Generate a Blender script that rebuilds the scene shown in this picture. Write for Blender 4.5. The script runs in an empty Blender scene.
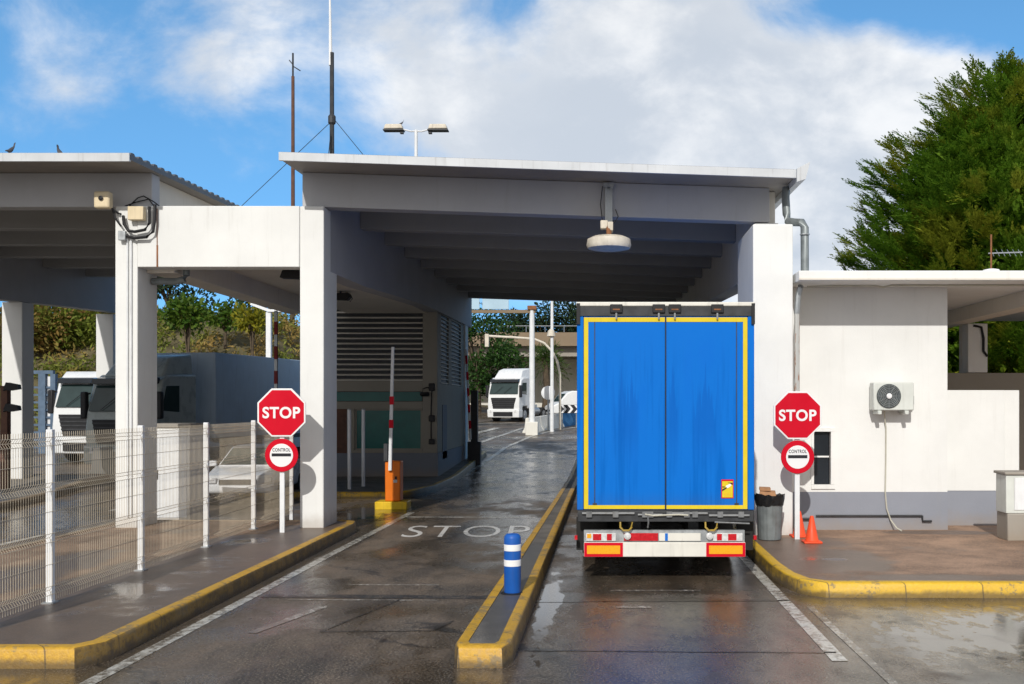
import bpy, bmesh, math, random
from mathutils import Vector, Matrix, noise as mnoise
R = math.radians
random.seed(11)
SC = bpy.context.scene
COL = SC.collection
CAMZ = 2.54
F = 1024.0

# ------------------------------------------------------------------ terrain
def sst(a, b, x):
    t = max(0.0, min(1.0, (x - a) / (b - a)))
    return t * t * (3 - 2 * t)

def gz(x, y):
    z = 0.035 * max(0.0, min(y, 92) - 34) + 0.01 * max(0.0, y - 92)
    z += 0.36 * sst(25, 31, y) * sst(-10.5, -13, x)
    z += 7.0 * sst(52, 74, y) * sst(-16, -25, x)
    return z

def at(px, py, lift=0.0):
    """point of the ground seen at a pixel of the photograph (used once, to survey the place)"""
    d = 30.0
    for _ in range(60):
        x = (px - 602) / F * d
        h = CAMZ - gz(x, d) - lift
        nd = h * F / (py - 405)
        d = d * 0.5 + nd * 0.5
    return Vector(((px - 602) / F * d, d, gz((px - 602) / F * d, d) + lift))

# ------------------------------------------------------------------ mesh builder
class MB:
    def __init__(s, xf=None):
        s.v, s.f, s.m, s.xf = [], [], [], xf
    def add(s, vs, fs, m=0):
        o = len(s.v)
        s.v += [Vector(p) for p in vs]
        s.f += [[i + o for i in f] for f in fs]
        s.m += [m] * len(fs)
        return s
    def box(s, x0, x1, y0, y1, z0, z1, m=0):
        return s.add([(x0,y0,z0),(x1,y0,z0),(x1,y1,z0),(x0,y1,z0),(x0,y0,z1),(x1,y0,z1),(x1,y1,z1),(x0,y1,z1)],
                     [(0,3,2,1),(4,5,6,7),(0,1,5,4),(1,2,6,5),(2,3,7,6),(3,0,4,7)], m)
    def hexa(s, p, m=0):      # eight corners, bottom ring then top ring
        return s.add(p, [(0,3,2,1),(4,5,6,7),(0,1,5,4),(1,2,6,5),(2,3,7,6),(3,0,4,7)], m)
    def quad(s, a, b, c, d, m=0):
        return s.add([a,b,c,d], [(0,1,2,3)], m)
    def prism(s, poly, a0, a1, axis='y', m=0):
        """poly in the other two axes, extruded along axis"""
        def P(u, w, t):
            return {'y': (u, t, w), 'x': (t, u, w), 'z': (u, w, t)}[axis]
        n = len(poly)
        vs = [P(u, w, a0) for u, w in poly] + [P(u, w, a1) for u, w in poly]
        fs = [tuple(range(n)), tuple(range(2*n-1, n-1, -1))]
        fs += [(i, i+n, (i+1) % n + n, (i+1) % n) for i in range(n)]
        return s.add(vs, fs, m)
    def tube(s, pts, r, n=8, m=0, cap=True, r1=None):
        pts = [Vector(p) for p in pts]
        rings = []
        for i, p in enumerate(pts):
            t = (pts[min(i+1, len(pts)-1)] - pts[max(i-1, 0)]).normalized()
            a = Vector((0,0,1)) if abs(t.z) < .9 else Vector((1,0,0))
            u = t.cross(a).normalized(); w = t.cross(u)
            rr = r if r1 is None else r + (r1 - r) * i / (len(pts)-1)
            rings.append([p + (u*math.cos(2*math.pi*k/n) + w*math.sin(2*math.pi*k/n)) * rr for k in range(n)])
        vs = [q for g in rings for q in g]
        fs = [(i*n+k, i*n+(k+1) % n, (i+1)*n+(k+1) % n, (i+1)*n+k) for i in range(len(pts)-1) for k in range(n)]
        if cap:
            fs += [tuple(range(n-1, -1, -1)), tuple(range((len(pts)-1)*n, len(pts)*n))]
        return s.add(vs, fs, m)
    def lathe(s, prof, c=(0,0,0), n=24, m=0, axis='z'):
        c = Vector(c); vs = []
        for r, z in prof:
            for k in range(n):
                a = 2*math.pi*k/n
                q = (r*math.cos(a), r*math.sin(a), z)
                if axis == 'y': q = (q[0], z, q[1])
                if axis == 'x': q = (z, q[0], q[1])
                vs.append(c + Vector(q))
        L = len(prof)
        fs = [(i*n+k, i*n+(k+1) % n, (i+1)*n+(k+1) % n, (i+1)*n+k) for i in range(L-1) for k in range(n)]
        fs += [tuple(range(n-1, -1, -1)), tuple(range((L-1)*n, L*n))]
        return s.add(vs, fs, m)
    def build(s, name, mats, parent=None, loc=None, smooth=False, bevel=0, seg=2, fix=True):
        me = bpy.data.meshes.new(name)
        off = Vector((0,0,0))
        if parent is not None:
            if not parent.get('local'): off = base_of(parent)
        elif loc is not None:
            off = Vector(loc)
        vs = s.v if s.xf is None else [s.xf @ p for p in s.v]
        me.from_pydata([p - off for p in vs], [], s.f)
        if not isinstance(mats, (list, tuple)): mats = [mats]
        for m in mats: me.materials.append(m)
        me.polygons.foreach_set('material_index', s.m)
        if smooth: me.polygons.foreach_set('use_smooth', [True]*len(s.f))
        me.update()
        if fix:
            bm = bmesh.new(); bm.from_mesh(me)
            bmesh.ops.recalc_face_normals(bm, faces=bm.faces[:])
            bm.to_mesh(me); bm.free()
        o = bpy.data.objects.new(name, me); COL.objects.link(o)
        if parent is not None:
            o.parent = parent
            if parent.get('local'): o['local'] = 1
        elif loc is not None: o.location = loc
        if bevel:
            b = o.modifiers.new('bevel', 'BEVEL'); b.width = bevel; b.segments = seg
            b.limit_method = 'ANGLE'; b.angle_limit = R(40); b.harden_normals = False
        if smooth or bevel:
            try:
                me.set_sharp_from_angle(angle=R(38))
                me.polygons.foreach_set('use_smooth', [True]*len(s.f))
            except Exception: pass
        return o

def base_of(o):
    v = Vector((0,0,0))
    while o is not None:
        v += o.location; o = o.parent
    return v

def tag(o, label=None, cat=None, group=None, kind=None):
    if label: o['label'] = label
    if cat: o['category'] = cat
    if group: o['group'] = group
    if kind: o['kind'] = kind
    return o

def thing(name, label, cat, loc=(0,0,0), rz=0.0, group=None, local=False):
    o = bpy.data.objects.new(name, None); COL.objects.link(o)
    o.empty_display_size = .2
    o.location = loc; o.rotation_euler = (0,0,rz)
    if local: o['local'] = 1
    return tag(o, label, cat, group)

def kids(o): return [c for c in COL.objects if c.parent is o]
def dup(o, parent=None):
    c = o.copy(); COL.objects.link(c); c.parent = parent
    for k in kids(o): dup(k, c)
    return c

def struct(o):
    o['kind'] = 'structure'; return o

# ------------------------------------------------------------------ node helper
class NT:
    def __init__(s, nt):
        s.nt = nt; s.n = nt.nodes; s.l = nt.links
    def set(s, sock, v):
        if v is None: return
        if isinstance(v, bpy.types.NodeSocket): s.l.new(v, sock)
        else:
            if hasattr(sock.default_value, '__len__') and not isinstance(v, (int, float)):
                v = tuple(v)
                if len(sock.default_value) == 4 and len(v) == 3: v = v + (1,)
            elif hasattr(sock.default_value, '__len__'):
                v = tuple([v]*len(sock.default_value))
            sock.default_value = v
    def m(s, op, a, b=None, c=None, clamp=False):
        n = s.n.new('ShaderNodeMath'); n.operation = op; n.use_clamp = clamp
        for i, v in enumerate((a, b, c)): s.set(n.inputs[i], v)
        return n.outputs[0]
    def add(s, a, b): return s.m('ADD', a, b)
    def sub(s, a, b): return s.m('SUBTRACT', a, b)
    def mul(s, a, b): return s.m('MULTIPLY', a, b)
    def mx(s, a, b): return s.m('MAXIMUM', a, b)
    def mn(s, a, b): return s.m('MINIMUM', a, b)
    def step(s, v, a, b, lo=0.0, hi=1.0):
        n = s.n.new('ShaderNodeMapRange'); n.interpolation_type = 'SMOOTHSTEP'
        for i, q in enumerate((v, a, b, lo, hi)): s.set(n.inputs[i], q)
        return n.outputs[0]
    def lin(s, v, a, b, lo=0.0, hi=1.0):
        n = s.n.new('ShaderNodeMapRange')
        for i, q in enumerate((v, a, b, lo, hi)): s.set(n.inputs[i], q)
        return n.outputs[0]
    def mix(s, f, a, b, blend='MIX'):
        n = s.n.new('ShaderNodeMix'); n.data_type = 'RGBA'; n.blend_type = blend
        s.set(n.inputs[0], f); s.set(n.inputs[6], a); s.set(n.inputs[7], b)
        return n.outputs[2]
    def pos(s): return s.n.new('ShaderNodeNewGeometry').outputs['Position']
    def obj(s): return s.n.new('ShaderNodeTexCoord').outputs['Object']
    def scale(s, v, k):
        n = s.n.new('ShaderNodeVectorMath'); n.operation = 'MULTIPLY'
        s.set(n.inputs[0], v); n.inputs[1].default_value = k if hasattr(k, '__len__') else (k,k,k)
        return n.outputs[0]
    def xyz(s, v):
        n = s.n.new('ShaderNodeSeparateXYZ'); s.set(n.inputs[0], v); return n.outputs
    def comb(s, x, y, z):
        n = s.n.new('ShaderNodeCombineXYZ')
        for i, q in enumerate((x, y, z)): s.set(n.inputs[i], q)
        return n.outputs[0]
    def noise(s, v, sc=5.0, det=4.0, rough=.55, dist=0.0, col=False):
        n = s.n.new('ShaderNodeTexNoise'); s.set(n.inputs['Vector'], v)
        n.inputs['Scale'].default_value = sc; n.inputs['Detail'].default_value = det
        n.inputs['Roughness'].default_value = rough; n.inputs['Distortion'].default_value = dist
        return n.outputs[1 if col else 0]
    def vor(s, v, sc=5.0, feat='F1'):
        n = s.n.new('ShaderNodeTexVoronoi'); n.feature = feat; s.set(n.inputs['Vector'], v)
        n.inputs['Scale'].default_value = sc
        return n.outputs['Distance']
    def bump(s, h, st=.3, dist=.02):
        n = s.n.new('ShaderNodeBump'); n.inputs['Strength'].default_value = st
        n.inputs['Distance'].default_value = dist; s.set(n.inputs['Height'], h)
        return n.outputs[0]

def mat(name):
    m = bpy.data.materials.new(name); m.use_nodes = True
    b = m.node_tree.nodes['Principled BSDF']
    return m, NT(m.node_tree), b

def plain(name, col, rough=.5, metal=0.0, var=.12, vs=6.0, dirt=0.0, bump=0.0, spec=.3):
    """painted or moulded surface: a colour that wanders a little, and streaks of grime"""
    m, t, b = mat(name)
    p = t.obj()
    nz = t.noise(p, vs, 5)
    c = t.mix(t.lin(nz, .3, .7, 0, 1), [k*(1-var) for k in col], [min(1, k*(1+var*.6)) for k in col])
    if dirt:
        st = t.noise(t.scale(p, (9, 9, .7)), 1.5, 5, .6)
        g = t.mul(t.step(st, .52, .75), dirt)
        c = t.mix(g, c, (.10, .085, .065))
    t.set(b.inputs['Base Color'], c)
    t.set(b.inputs['Roughness'], t.lin(nz, .3, .7, max(.02, rough-.08), min(1, rough+.1)))
    b.inputs['Metallic'].default_value = metal
    b.inputs['Specular IOR Level'].default_value = spec
    if bump: t.set(b.inputs['Normal'], t.bump(t.noise(p, vs*14, 4), bump, .01))
    return m

def plaster(name, col, dirt=.35, foot=True):
    m, t, b = mat(name)
    p = t.pos(); x, y, z = t.xyz(p)
    big = t.noise(p, .9, 5, .6)
    c = t.mix(t.lin(big, .3, .7), [k*.9 for k in col], col)
    st = t.noise(t.scale(p, (5, 5, .35)), 1.6, 6, .65)
    g = t.mul(t.step(st, .54, .80), dirt)
    c = t.mix(g, c, (.27, .24, .19))
    rs = t.noise(t.scale(p, (3.1, 3.1, .22)), 1.3, 4, .6)
    c = t.mix(t.mul(t.step(rs, .70, .80), dirt*.7), c, (.38, .20, .08))
    if foot:
        fz = t.add(z, t.mul(t.noise(p, 5, 4), .35))
        c = t.mix(t.mul(t.step(fz, .75, .3), .45), c, (.30, .23, .16))
    # board joints every so often in the cast walls
    t.set(b.inputs['Base Color'], c)
    b.inputs['Roughness'].default_value = .75
    b.inputs['Specular IOR Level'].default_value = .25
    t.set(b.inputs['Normal'], t.bump(t.add(t.noise(p, 60, 3), t.mul(t.noise(p, 5, 3), .8)), .22, .012))
    return m

def asphalt(name, paint=None, worn=(.40, .58), tint=(.118, .084, .056), wets=True):
    """wet asphalt; with paint, the same asphalt under a worn coat of road paint"""
    m, t, b = mat(name)
    p = t.pos(); x, y, z = t.xyz(p)
    big = t.noise(p, .22, 5, .6)
    med = t.noise(t.scale(p, (1, .45, 1)), 1.3, 6, .65)
    fine = t.noise(p, 38, 4, .8)
    grit = t.vor(p, 34)
    c = t.mix(t.step(med, .36, .66), [k*.38 for k in tint], [k*1.35 for k in tint])
    c = t.mix(t.mul(t.step(big, .45, .62), .5), c, (.140, .104, .070))
    c = t.mix(t.mul(t.step(fine, .52, .62), .85), c, (.33, .27, .20))
    c = t.mix(t.mul(t.step(fine, .47, .38), .85), c, (.030, .025, .020))
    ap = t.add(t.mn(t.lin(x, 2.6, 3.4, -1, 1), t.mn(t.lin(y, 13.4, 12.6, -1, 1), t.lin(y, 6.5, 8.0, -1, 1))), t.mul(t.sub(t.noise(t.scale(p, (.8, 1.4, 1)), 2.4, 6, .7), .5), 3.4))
    c = t.mix(t.mul(t.step(ap, .15, 1.2), .75), c, t.mix(fine, (.26, .24, .20), (.46, .43, .37)))      # paler mottled patch of road at the right front
    c = t.mix(t.mul(t.step(grit, .30, .08), .30), c, (.03, .028, .026))
    # oil and tyre tracks down the lanes
    def band(x0, w):
        return t.step(t.m('ABSOLUTE', t.sub(x, x0)), w, w*.25)
    trk = t.mx(t.mx(band(-3.85, .38), band(-2.15, .38)), t.mx(band(.0, .40), band(1.75, .42)))
    oil = t.mx(band(-3.0, .55), band(.9, .6))
    brk = t.step(t.noise(t.scale(p, (1.2, .25, 1)), 1.0, 5), .34, .62)
    c = t.mix(t.mul(t.mul(oil, brk), .45), c, (.022, .020, .020))
    c = t.mix(t.mul(t.mul(trk, brk), .18), c, (.15, .135, .115))
    # fine cracks
    cr = t.vor(t.add(p, t.scale(t.noise(p, 2.2, 4, col=True), .9)), .42, 'DISTANCE_TO_EDGE')
    crm = t.mul(t.step(cr, .012, .004), t.step(t.noise(p, .35, 3), .5, .58))
    c = t.mix(t.mul(crm, .8), c, (.018, .016, .015))
    wet = None
    if wets:
        def ell(x0, y0, rx, ry):
            a = t.m('POWER', t.mul(t.sub(x, x0), 1/rx), 2.0); q = t.m('POWER', t.mul(t.sub(y, y0), 1/ry), 2.0)
            return t.sub(1.0, t.add(a, q))
        def top(es):
            w = es[0]
            for e in es[1:]: w = t.mx(w, e)
            return t.mx(w, -1.2)
        n2 = t.noise(t.scale(p, (1, .6, 1)), 1.15, 6, .62)
        wp = top([ell(6.4, 11.1, 4.4, 2.6), ell(-5.5, 24.0, .85, 1.9), ell(-6.4, 9.35, 1.6, .62), ell(-4.82, 14.5, .10, 6.0), ell(-.68, 13.0, .20, 3.6)])
        n3 = t.noise(t.scale(p, (1, .5, 1)), 5.5, 5, .65)
        puddle = t.step(t.add(t.add(wp, t.mul(t.sub(n2, .5), 2.4)), t.mul(t.sub(n3, .5), 1.5)), .22, .62)
        wd = top([ell(6.4, 11.3, 5.0, 3.2), ell(-5.4, 24.1, 1.3, 3.0), ell(-6.2, 9.4, 2.2, 1.0), ell(-.5, 13.0, .55, 5), ell(-3.0, 36, 3.2, 11.0), ell(-4.8, 15.5, .4, 8.0),
                  ell(.9, 10.6, 3.0, 4.2), ell(.9, 17, 2.0, 5.0), ell(2.2, 15.5, .4, 5.0), ell(-4.0, 14.3, .6, .9), ell(-2.1, 21, 1.0, 3.2), ell(-12.5, 24, 1.6, 7)])
        damp = t.step(t.add(wd, t.mul(t.sub(n2, .5), 2.4)), -.55, .45)
        damp = t.mx(damp, t.mul(t.step(t.add(big, t.mul(n2, .5)), .66, .84), .85))
        wet = (puddle, damp)
        c = t.mix(t.mul(damp, .62), c, t.mix(.5, c, (.012, .011, .011), 'MULTIPLY'))
        c = t.mix(t.mul(puddle, .35), c, (.06, .054, .046))
    if paint:
        wn = t.add(t.noise(p, 9, 6, .7), t.mul(t.noise(t.scale(p, (1, .3, 1)), 1.6, 4), .45))
        k = t.step(wn, worn[0]+.22, worn[1]+.22)
        c = t.mix(k, t.mix(.12, c, paint), t.mix(t.lin(fine, .35, .7), [q*.72 for q in paint], paint))
    t.set(b.inputs['Base Color'], c)
    r = t.lin(fine, .3, .7, .52, .80)
    h = t.add(t.mul(fine, .7), t.mul(grit, .5))
    if wet:
        pud, dmp = wet
        r = t.add(t.mul(r, t.sub(1.0, dmp)), t.mul(dmp, t.lin(t.add(t.mul(n2, .55), t.mul(n3, .45)), .40, .58, .34, .07)))
        r = t.add(t.mul(r, t.sub(1.0, pud)), t.mul(pud, .06))
        h = t.mul(h, t.sub(1.0, t.mx(t.mul(dmp, .70), t.mul(pud, .96))))
    t.set(b.inputs['Roughness'], r)
    b.inputs['Specular IOR Level'].default_value = .7
    t.set(b.inputs['Normal'], t.bump(h, .8, .012))
    return m

def paving(name, dry, wetc, spots, gloss=.2):
    m, t, b = mat(name)
    p = t.pos(); x, y, z = t.xyz(p)
    med = t.noise(p, 1.4, 6, .65); fine = t.noise(p, 50, 3, .7); big = t.noise(p, .33, 4)
    c = t.mix(t.step(med, .34, .68), [k*.62 for k in dry], [k*1.28 for k in dry])
    c = t.mix(t.step(fine, .50, .70, 0, .8), c, [min(1, k*1.8) for k in dry])
    c = t.mix(t.step(fine, .46, .34, 0, .8), c, [k*.5 for k in dry])
    w = t.mul(t.sub(big, .62), 2.2)
    for (x0, y0, rx, ry, amt) in spots:
        a = t.m('POWER', t.mul(t.sub(x, x0), 1/rx), 2.0); q = t.m('POWER', t.mul(t.sub(y, y0), 1/ry), 2.0)
        w = t.mx(w, t.mul(t.sub(1.0, t.add(a, q)), amt))
    wl = t.add(w, t.mul(t.sub(t.noise(p, 1.1, 6, .62), .5), 1.9))
    damp = t.step(wl, -.1, .45); pud = t.step(wl, 1.15, 1.55)
    c = t.mix(t.mul(damp, .72), c, wetc)
    c = t.mix(t.mul(t.step(t.noise(p, 3.2, 5), .62, .70), .35), c, [k*.4 for k in dry])
    t.set(b.inputs['Base Color'], c)
    r = t.lin(fine, .3, .7, .6, .85)
    r = t.add(t.mul(r, t.sub(1.0, damp)), t.mul(damp, gloss+.22))
    r = t.add(t.mul(r, t.sub(1.0, pud)), t.mul(pud, .10))
    t.set(b.inputs['Roughness'], r)
    t.set(b.inputs['Normal'], t.bump(t.mul(t.add(fine, med), t.sub(1.0, t.mx(pud, t.mul(damp, .5)))), .35, .012))
    return m

def kerbpaint(name, worn=.4, ya=(.60, .355, .015), yb=(.74, .46, .025)):
    m, t, b = mat(name)
    p = t.pos(); x, y, z = t.xyz(p)
    n1 = t.noise(p, 3.5, 6, .68); n2 = t.noise(p, 22, 4, .7)
    c = t.mix(t.lin(n2, .3, .7), ya, yb)
    wn_ = t.n.new('ShaderNodeTexWhiteNoise'); wn_.noise_dimensions = '1D'
    t.set(wn_.inputs['W'], t.m('FLOOR', t.add(t.mul(t.add(x, y), 1.0), .5)))
    c = t.mix(t.mul(wn_.outputs[0], .2), c, t.mix(.5, c, (.20, .13, .04)))
    n1 = t.add(n1, t.mul(t.sub(wn_.outputs[0], .5), .10))
    k = t.step(t.add(t.mul(n1, .6), t.mul(n2, .4)), .60-worn*.18, .66-worn*.12)
    c = t.mix(t.mul(k, .8), c, (.17, .135, .085))
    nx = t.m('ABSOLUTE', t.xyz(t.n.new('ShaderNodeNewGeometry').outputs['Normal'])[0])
    side_dark = t.mul(t.step(nx, .55, .9), t.step(t.add(n1, t.mul(n2, .5)), .66, .92, 1.0, .5))   # darker, uneven tone on the faces that point sideways to the lanes
    c = t.mix(t.mul(side_dark, .85), c, (.050, .038, .025))
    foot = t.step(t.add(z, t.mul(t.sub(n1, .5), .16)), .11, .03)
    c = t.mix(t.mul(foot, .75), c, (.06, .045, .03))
    # joints between the kerb stones
    jy = t.m('ABSOLUTE', t.sub(t.m('FRACT', t.mul(t.add(x, y), 1.0)), .5))
    c = t.mix(t.mul(t.step(jy, .012, .004), .75), c, (.06, .045, .025))
    t.set(b.inputs['Base Color'], c)
    t.set(b.inputs['Roughness'], t.lin(n2, .3, .7, .38, .62))
    t.set(b.inputs['Normal'], t.bump(t.add(n1, n2), .35, .02))
    return m

def leafmat(name, c0, c1, c2=None, patch=.5, rough=.55, trans=.25):
    m, t, b = mat(name)
    g = t.n.new('ShaderNodeNewGeometry')
    p = t.obj()
    c = t.mix(g.outputs['Random Per Island'], c0, c1)
    if c2 is not None:
        c = t.mix(t.step(t.noise(p, patch, 3), .48, .62), c, c2)
    t.set(b.inputs['Base Color'], c)
    b.inputs['Roughness'].default_value = rough
    b.inputs['Specular IOR Level'].default_value = .15
    tr = t.n.new('ShaderNodeBsdfTranslucent'); t.set(tr.inputs['Color'], c)
    mxs = t.n.new('ShaderNodeMixShader'); mxs.inputs[0].default_value = trans
    out = [n for n in t.n if n.type == 'OUTPUT_MATERIAL'][0]
    t.l.new(b.outputs[0], mxs.inputs[1]); t.l.new(tr.outputs[0], mxs.inputs[2])
    t.l.new(mxs.outputs[0], out.inputs['Surface'])
    return m

def glassmat(name, col, rough=.04):
    m, t, b = mat(name)
    n = t.noise(t.obj(), 3, 3)
    t.set(b.inputs['Base Color'], t.mix(n, [k*.7 for k in col], [k*1.3 for k in col]))
    b.inputs['Roughness'].default_value = rough
    b.inputs['Specular IOR Level'].default_value = .4
    return m

def tarpmat(name):
    """blue lorry rear with rain streaks running down"""
    m, t, b = mat(name)
    p = t.obj(); x, y, z = t.xyz(p)
    s1 = t.noise(t.scale(p, (3.2, 1, .30)), 1.3, 5, .6)
    s2 = t.noise(t.scale(p, (26, 1, .5)), 1.1, 4, .6)
    top = t.step(z, 3.75, 2.6)
    k = t.mul(t.step(t.add(t.mul(s1, .65), t.mul(s2, .35)), .49, .62), top)
    c = t.mix(k, (.002, .145, .57), (.001, .118, .48))
    ztop = t.add(2.75, t.mul(t.sub(t.noise(t.comb(t.mul(x, 15), 0.0, 0.0), 1.0, 3, .6), .5), 3.2))
    drip = t.mul(t.step(t.sub(ztop, z), -.02, .10), t.step(z, 1.5, 2.3))
    drip = t.mul(drip, t.step(t.noise(t.comb(t.mul(x, 2.6), 3.0, 0.0), 1.0, 2), .46, .56))
    c = t.mix(t.mul(drip, .55), c, (.001, .095, .43))
    c = t.mix(t.mul(t.step(t.noise(t.scale(p, (2, 1, .8)), 1.0, 4), .52, .7), .5), c, (.002, .132, .57))
    c = t.mix(t.mul(t.step(z, 1.35, 1.0), t.mul(t.noise(p, 6, 5), .45)), c, (.05, .07, .12))
    t.set(b.inputs['Base Color'], c)
    t.set(b.inputs['Roughness'], t.lin(k, 0, 1, .52, .36))
    b.inputs['Specular IOR Level'].default_value = .1
    t.set(b.inputs['Normal'], t.bump(t.noise(t.scale(p, (1.2, 1, .5)), 1.5, 3), .25, .05))
    return m

M = {}
M['white'] = plaster('white_plaster', (.785, .785, .765), .16)
M['white_wall'] = plaster('white_rendered_wall', (.785, .785, .765), .12)
M['soffit'] = plaster('soffit_paint', (.76, .71, .63), .3, False)
M['grey_beam'] = plaster('grey_painted_concrete', (.46, .46, .475), .22, False)
M['rib'] = plaster('grey_rib_paint', (.34, .335, .33), .2, False)
M['plinth'] = plaster('grey_plinth_paint', (.27, .285, .33), .15)
M['roof_edge'] = plain('roof_edge_sheet', (.58, .60, .62), .45, 0, .1, 2, .25)
M['roof_sheet'] = plain('corrugated_roof_sheet', (.13, .135, .145), .5, .2, .15, 2, .25)
M['roof_under'] = plain('roof_lining', (.30, .27, .24), .6, 0, .15, 2, .2)
M['booth'] = plaster('booth_render', (.32, .295, .25), .3)
M['booth_grey'] = plaster('booth_plinth', (.20, .215, .25), .2)
M['concrete'] = plaster('raw_concrete', (.34, .31, .27), .5)
M['tan_concrete'] = plaster('tan_concrete', (.24, .18, .12), .5)
M['jersey'] = plaster('barrier_white', (.74, .72, .66), .5)
M['jersey_blue'] = plaster('barrier_blue', (.04, .16, .34), .4)
M['steel_white'] = plain('white_painted_steel', (.76, .77, .78), .4, 0, .08, 4, .25)
M['steel_cream'] = plain('cream_painted_wire', (.62, .53, .40), .45, 0, .15, 3)
M['steel_grey'] = plain('galvanised_steel', (.42, .44, .45), .38, .6, .2, 7, .2)
M['steel_dark'] = plain('dark_steel', (.05, .052, .056), .5, .2, .3, 7)
M['steel_blue'] = plain('blue_grey_steel', (.10, .15, .22), .45, 0, .2, 5, .2)
M['rust'] = plain('rusty_pipe', (.26, .11, .05), .8, 0, .4, 9, .3)
M['rust_pole'] = plain('brown_pole', (.13, .065, .045), .7, 0, .3, 8, .2)
M['black'] = plain('black_plastic', (.018, .018, .020), .5, 0, .2, 8)
M['rubber'] = plain('tyre_rubber', (.022, .021, .020), .8, 0, .3, 12)
M['red'] = plain('sign_red', (.58, .004, .020), .45, 0, .06, 3, .04, 0, .12)
M['sign_white'] = plain('sign_white', (.80, .80, .80), .35, 0, .04, 3, .05)
M['sign_black'] = plain('sign_black', (.02, .02, .025), .4)
M['signback'] = plain('sign_back', (.30, .31, .32), .5, .3)
M['orange'] = plain('barrier_orange', (.74, .17, .008), .42, 0, .08, 5, .2)
M['yellow'] = plain('yellow_paint', (.72, .47, .02), .45, 0, .12, 7, .2)
M['lens_red'] = plain('red_lens', (.50, .012, .02), .2, 0, .2, 30)
M['lens_amber'] = plain('amber_reflector', (.82, .36, .012), .3, 0, .08, 40)
M['lens_clear'] = plain('clear_lens', (.62, .62, .62), .15, 0, .2, 30)
M['bumper_white'] = plain('bumper_white', (.70, .68, .62), .45, 0, .08, 3, .25)
M['cone'] = plain('cone_orange', (.86, .085, .025), .5, 0, .12, 6, .15)
M['bin'] = plain('bin_grey', (.23, .255, .26), .45, .3, .2, 6, .3)
M['cardboard'] = plain('cardboard', (.42, .22, .11), .85, 0, .2, 8)
M['bag'] = plain('black_bag', (.015, .015, .016), .3, 0, .2, 9)
M['bollard'] = plain('bollard_blue', (.010, .095, .40), .42, 0, .12, 5, .2)
M['ac'] = plain('ac_casing', (.62, .64, .60), .45, 0, .07, 4, .2)
M['ac_dark'] = plain('ac_grille', (.07, .085, .085), .5, 0, .2, 8)
M['cable'] = plain('pale_cable', (.50, .48, .40), .6)
M['lamp_cream'] = plain('lamp_cream', (.66, .60, .50), .5, 0, .15, 5, .4)
M['box_cream'] = plain('box_cream', (.72, .60, .40), .5, 0, .08, 5, .15)
M['glass_dark'] = glassmat('dark_glass', (.018, .022, .028))
M['glass_green'] = glassmat('green_glass', (.001, .12, .105), .30)
M['glass_cab'] = glassmat('cab_glass', (.03, .05, .05), .05)
M['trunk'] = plain('bark', (.10, .075, .05), .9, 0, .35, 6, 0, .5)
M['tarp'] = tarpmat('blue_lorry_rear')
M['tarp_side'] = plain('blue_lorry_side', (.006, .15, .58), .5, 0, .1, 2, .2)
M['truck_yellow'] = plain('yellow_tape', (.68, .52, .018), .45, 0, .06, 5, .12)
M['paint_white'] = plain('white_truck_paint', (.74, .75, .75), .25, 0, .04, 3, .08)
M['paint_grey'] = plain('dark_truck_paint', (.36, .40, .39), .3, 0, .1, 3, .1)
M['trailer_blue'] = plain('dark_blue_trailer', (.48, .58, .68), .45, 0, .08, 1.2, .2)
M['navy'] = plain('blue_cab_paint', (.02, .12, .42), .3, 0, .06, 3)
M['rim'] = plain('wheel_rim', (.40, .41, .42), .35, .7, .15, 8, .2)
M['car_paint'] = plain('white_car_paint', (.74, .75, .76), .22, 0, .04, 3, .06)
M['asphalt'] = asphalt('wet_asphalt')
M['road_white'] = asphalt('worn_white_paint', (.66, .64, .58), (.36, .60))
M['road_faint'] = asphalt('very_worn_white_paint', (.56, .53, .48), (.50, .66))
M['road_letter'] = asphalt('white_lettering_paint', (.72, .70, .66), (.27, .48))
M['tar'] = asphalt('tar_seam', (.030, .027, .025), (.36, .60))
M['pave_left'] = paving('wet_brown_paving', (.225, .148, .096), (.082, .060, .045),
    [(-5.7, 13.5, 1.6, 6, 1.3), (-6.1, 17.5, .9, 1.3, 1.6), (-5.6, 19, .7, 2.2, .9), (-5.3, 11, 1.4, 1.8, .8), (-8, 14, .7, 3, .9)], .2)
M['pave_right'] = paving('brown_paving', (.30, .190, .125), (.105, .075, .056),
    [(3.3, 15.6, 1.15, 1.5, 1.15), (3.2, 17.5, 1.3, 1.0, .8), (6.1, 18.9, 1.2, .32, .9), (3.55, 15.6, .3, .22, 2.4), (5.5, 13.9, 6, .35, .5)], .2)
M['pave_grey'] = paving('grey_paving', (.15, .135, .115), (.06, .055, .05), [(-1.1, 14, .3, 4, .9), (-16, 20, 3, 8, .8)], .2)
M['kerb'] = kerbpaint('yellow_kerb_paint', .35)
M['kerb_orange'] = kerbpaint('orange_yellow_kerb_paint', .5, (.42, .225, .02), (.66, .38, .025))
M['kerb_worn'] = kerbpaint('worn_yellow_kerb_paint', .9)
M['earth'] = plain('earth_and_dry_grass', (.12, .10, .05), .95, 0, .45, .6, 0, .5)
M['conifer'] = leafmat('conifer_needles', (.070, .165, .012), (.185, .315, .024), (.285, .310, .028), .45, .7, .45)
M['conifer_b'] = leafmat('conifer_needles_yellowish', (.075, .165, .012), (.200, .310, .024), (.310, .310, .036), .45, .7, .45)
M['broadleaf'] = leafmat('broad_leaves', (.015, .045, .010), (.045, .100, .018), None, .5, .5, .2)
M['pine'] = leafmat('dark_pine', (.018, .036, .018), (.035, .060, .026), None, .5, .6, .15)
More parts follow.
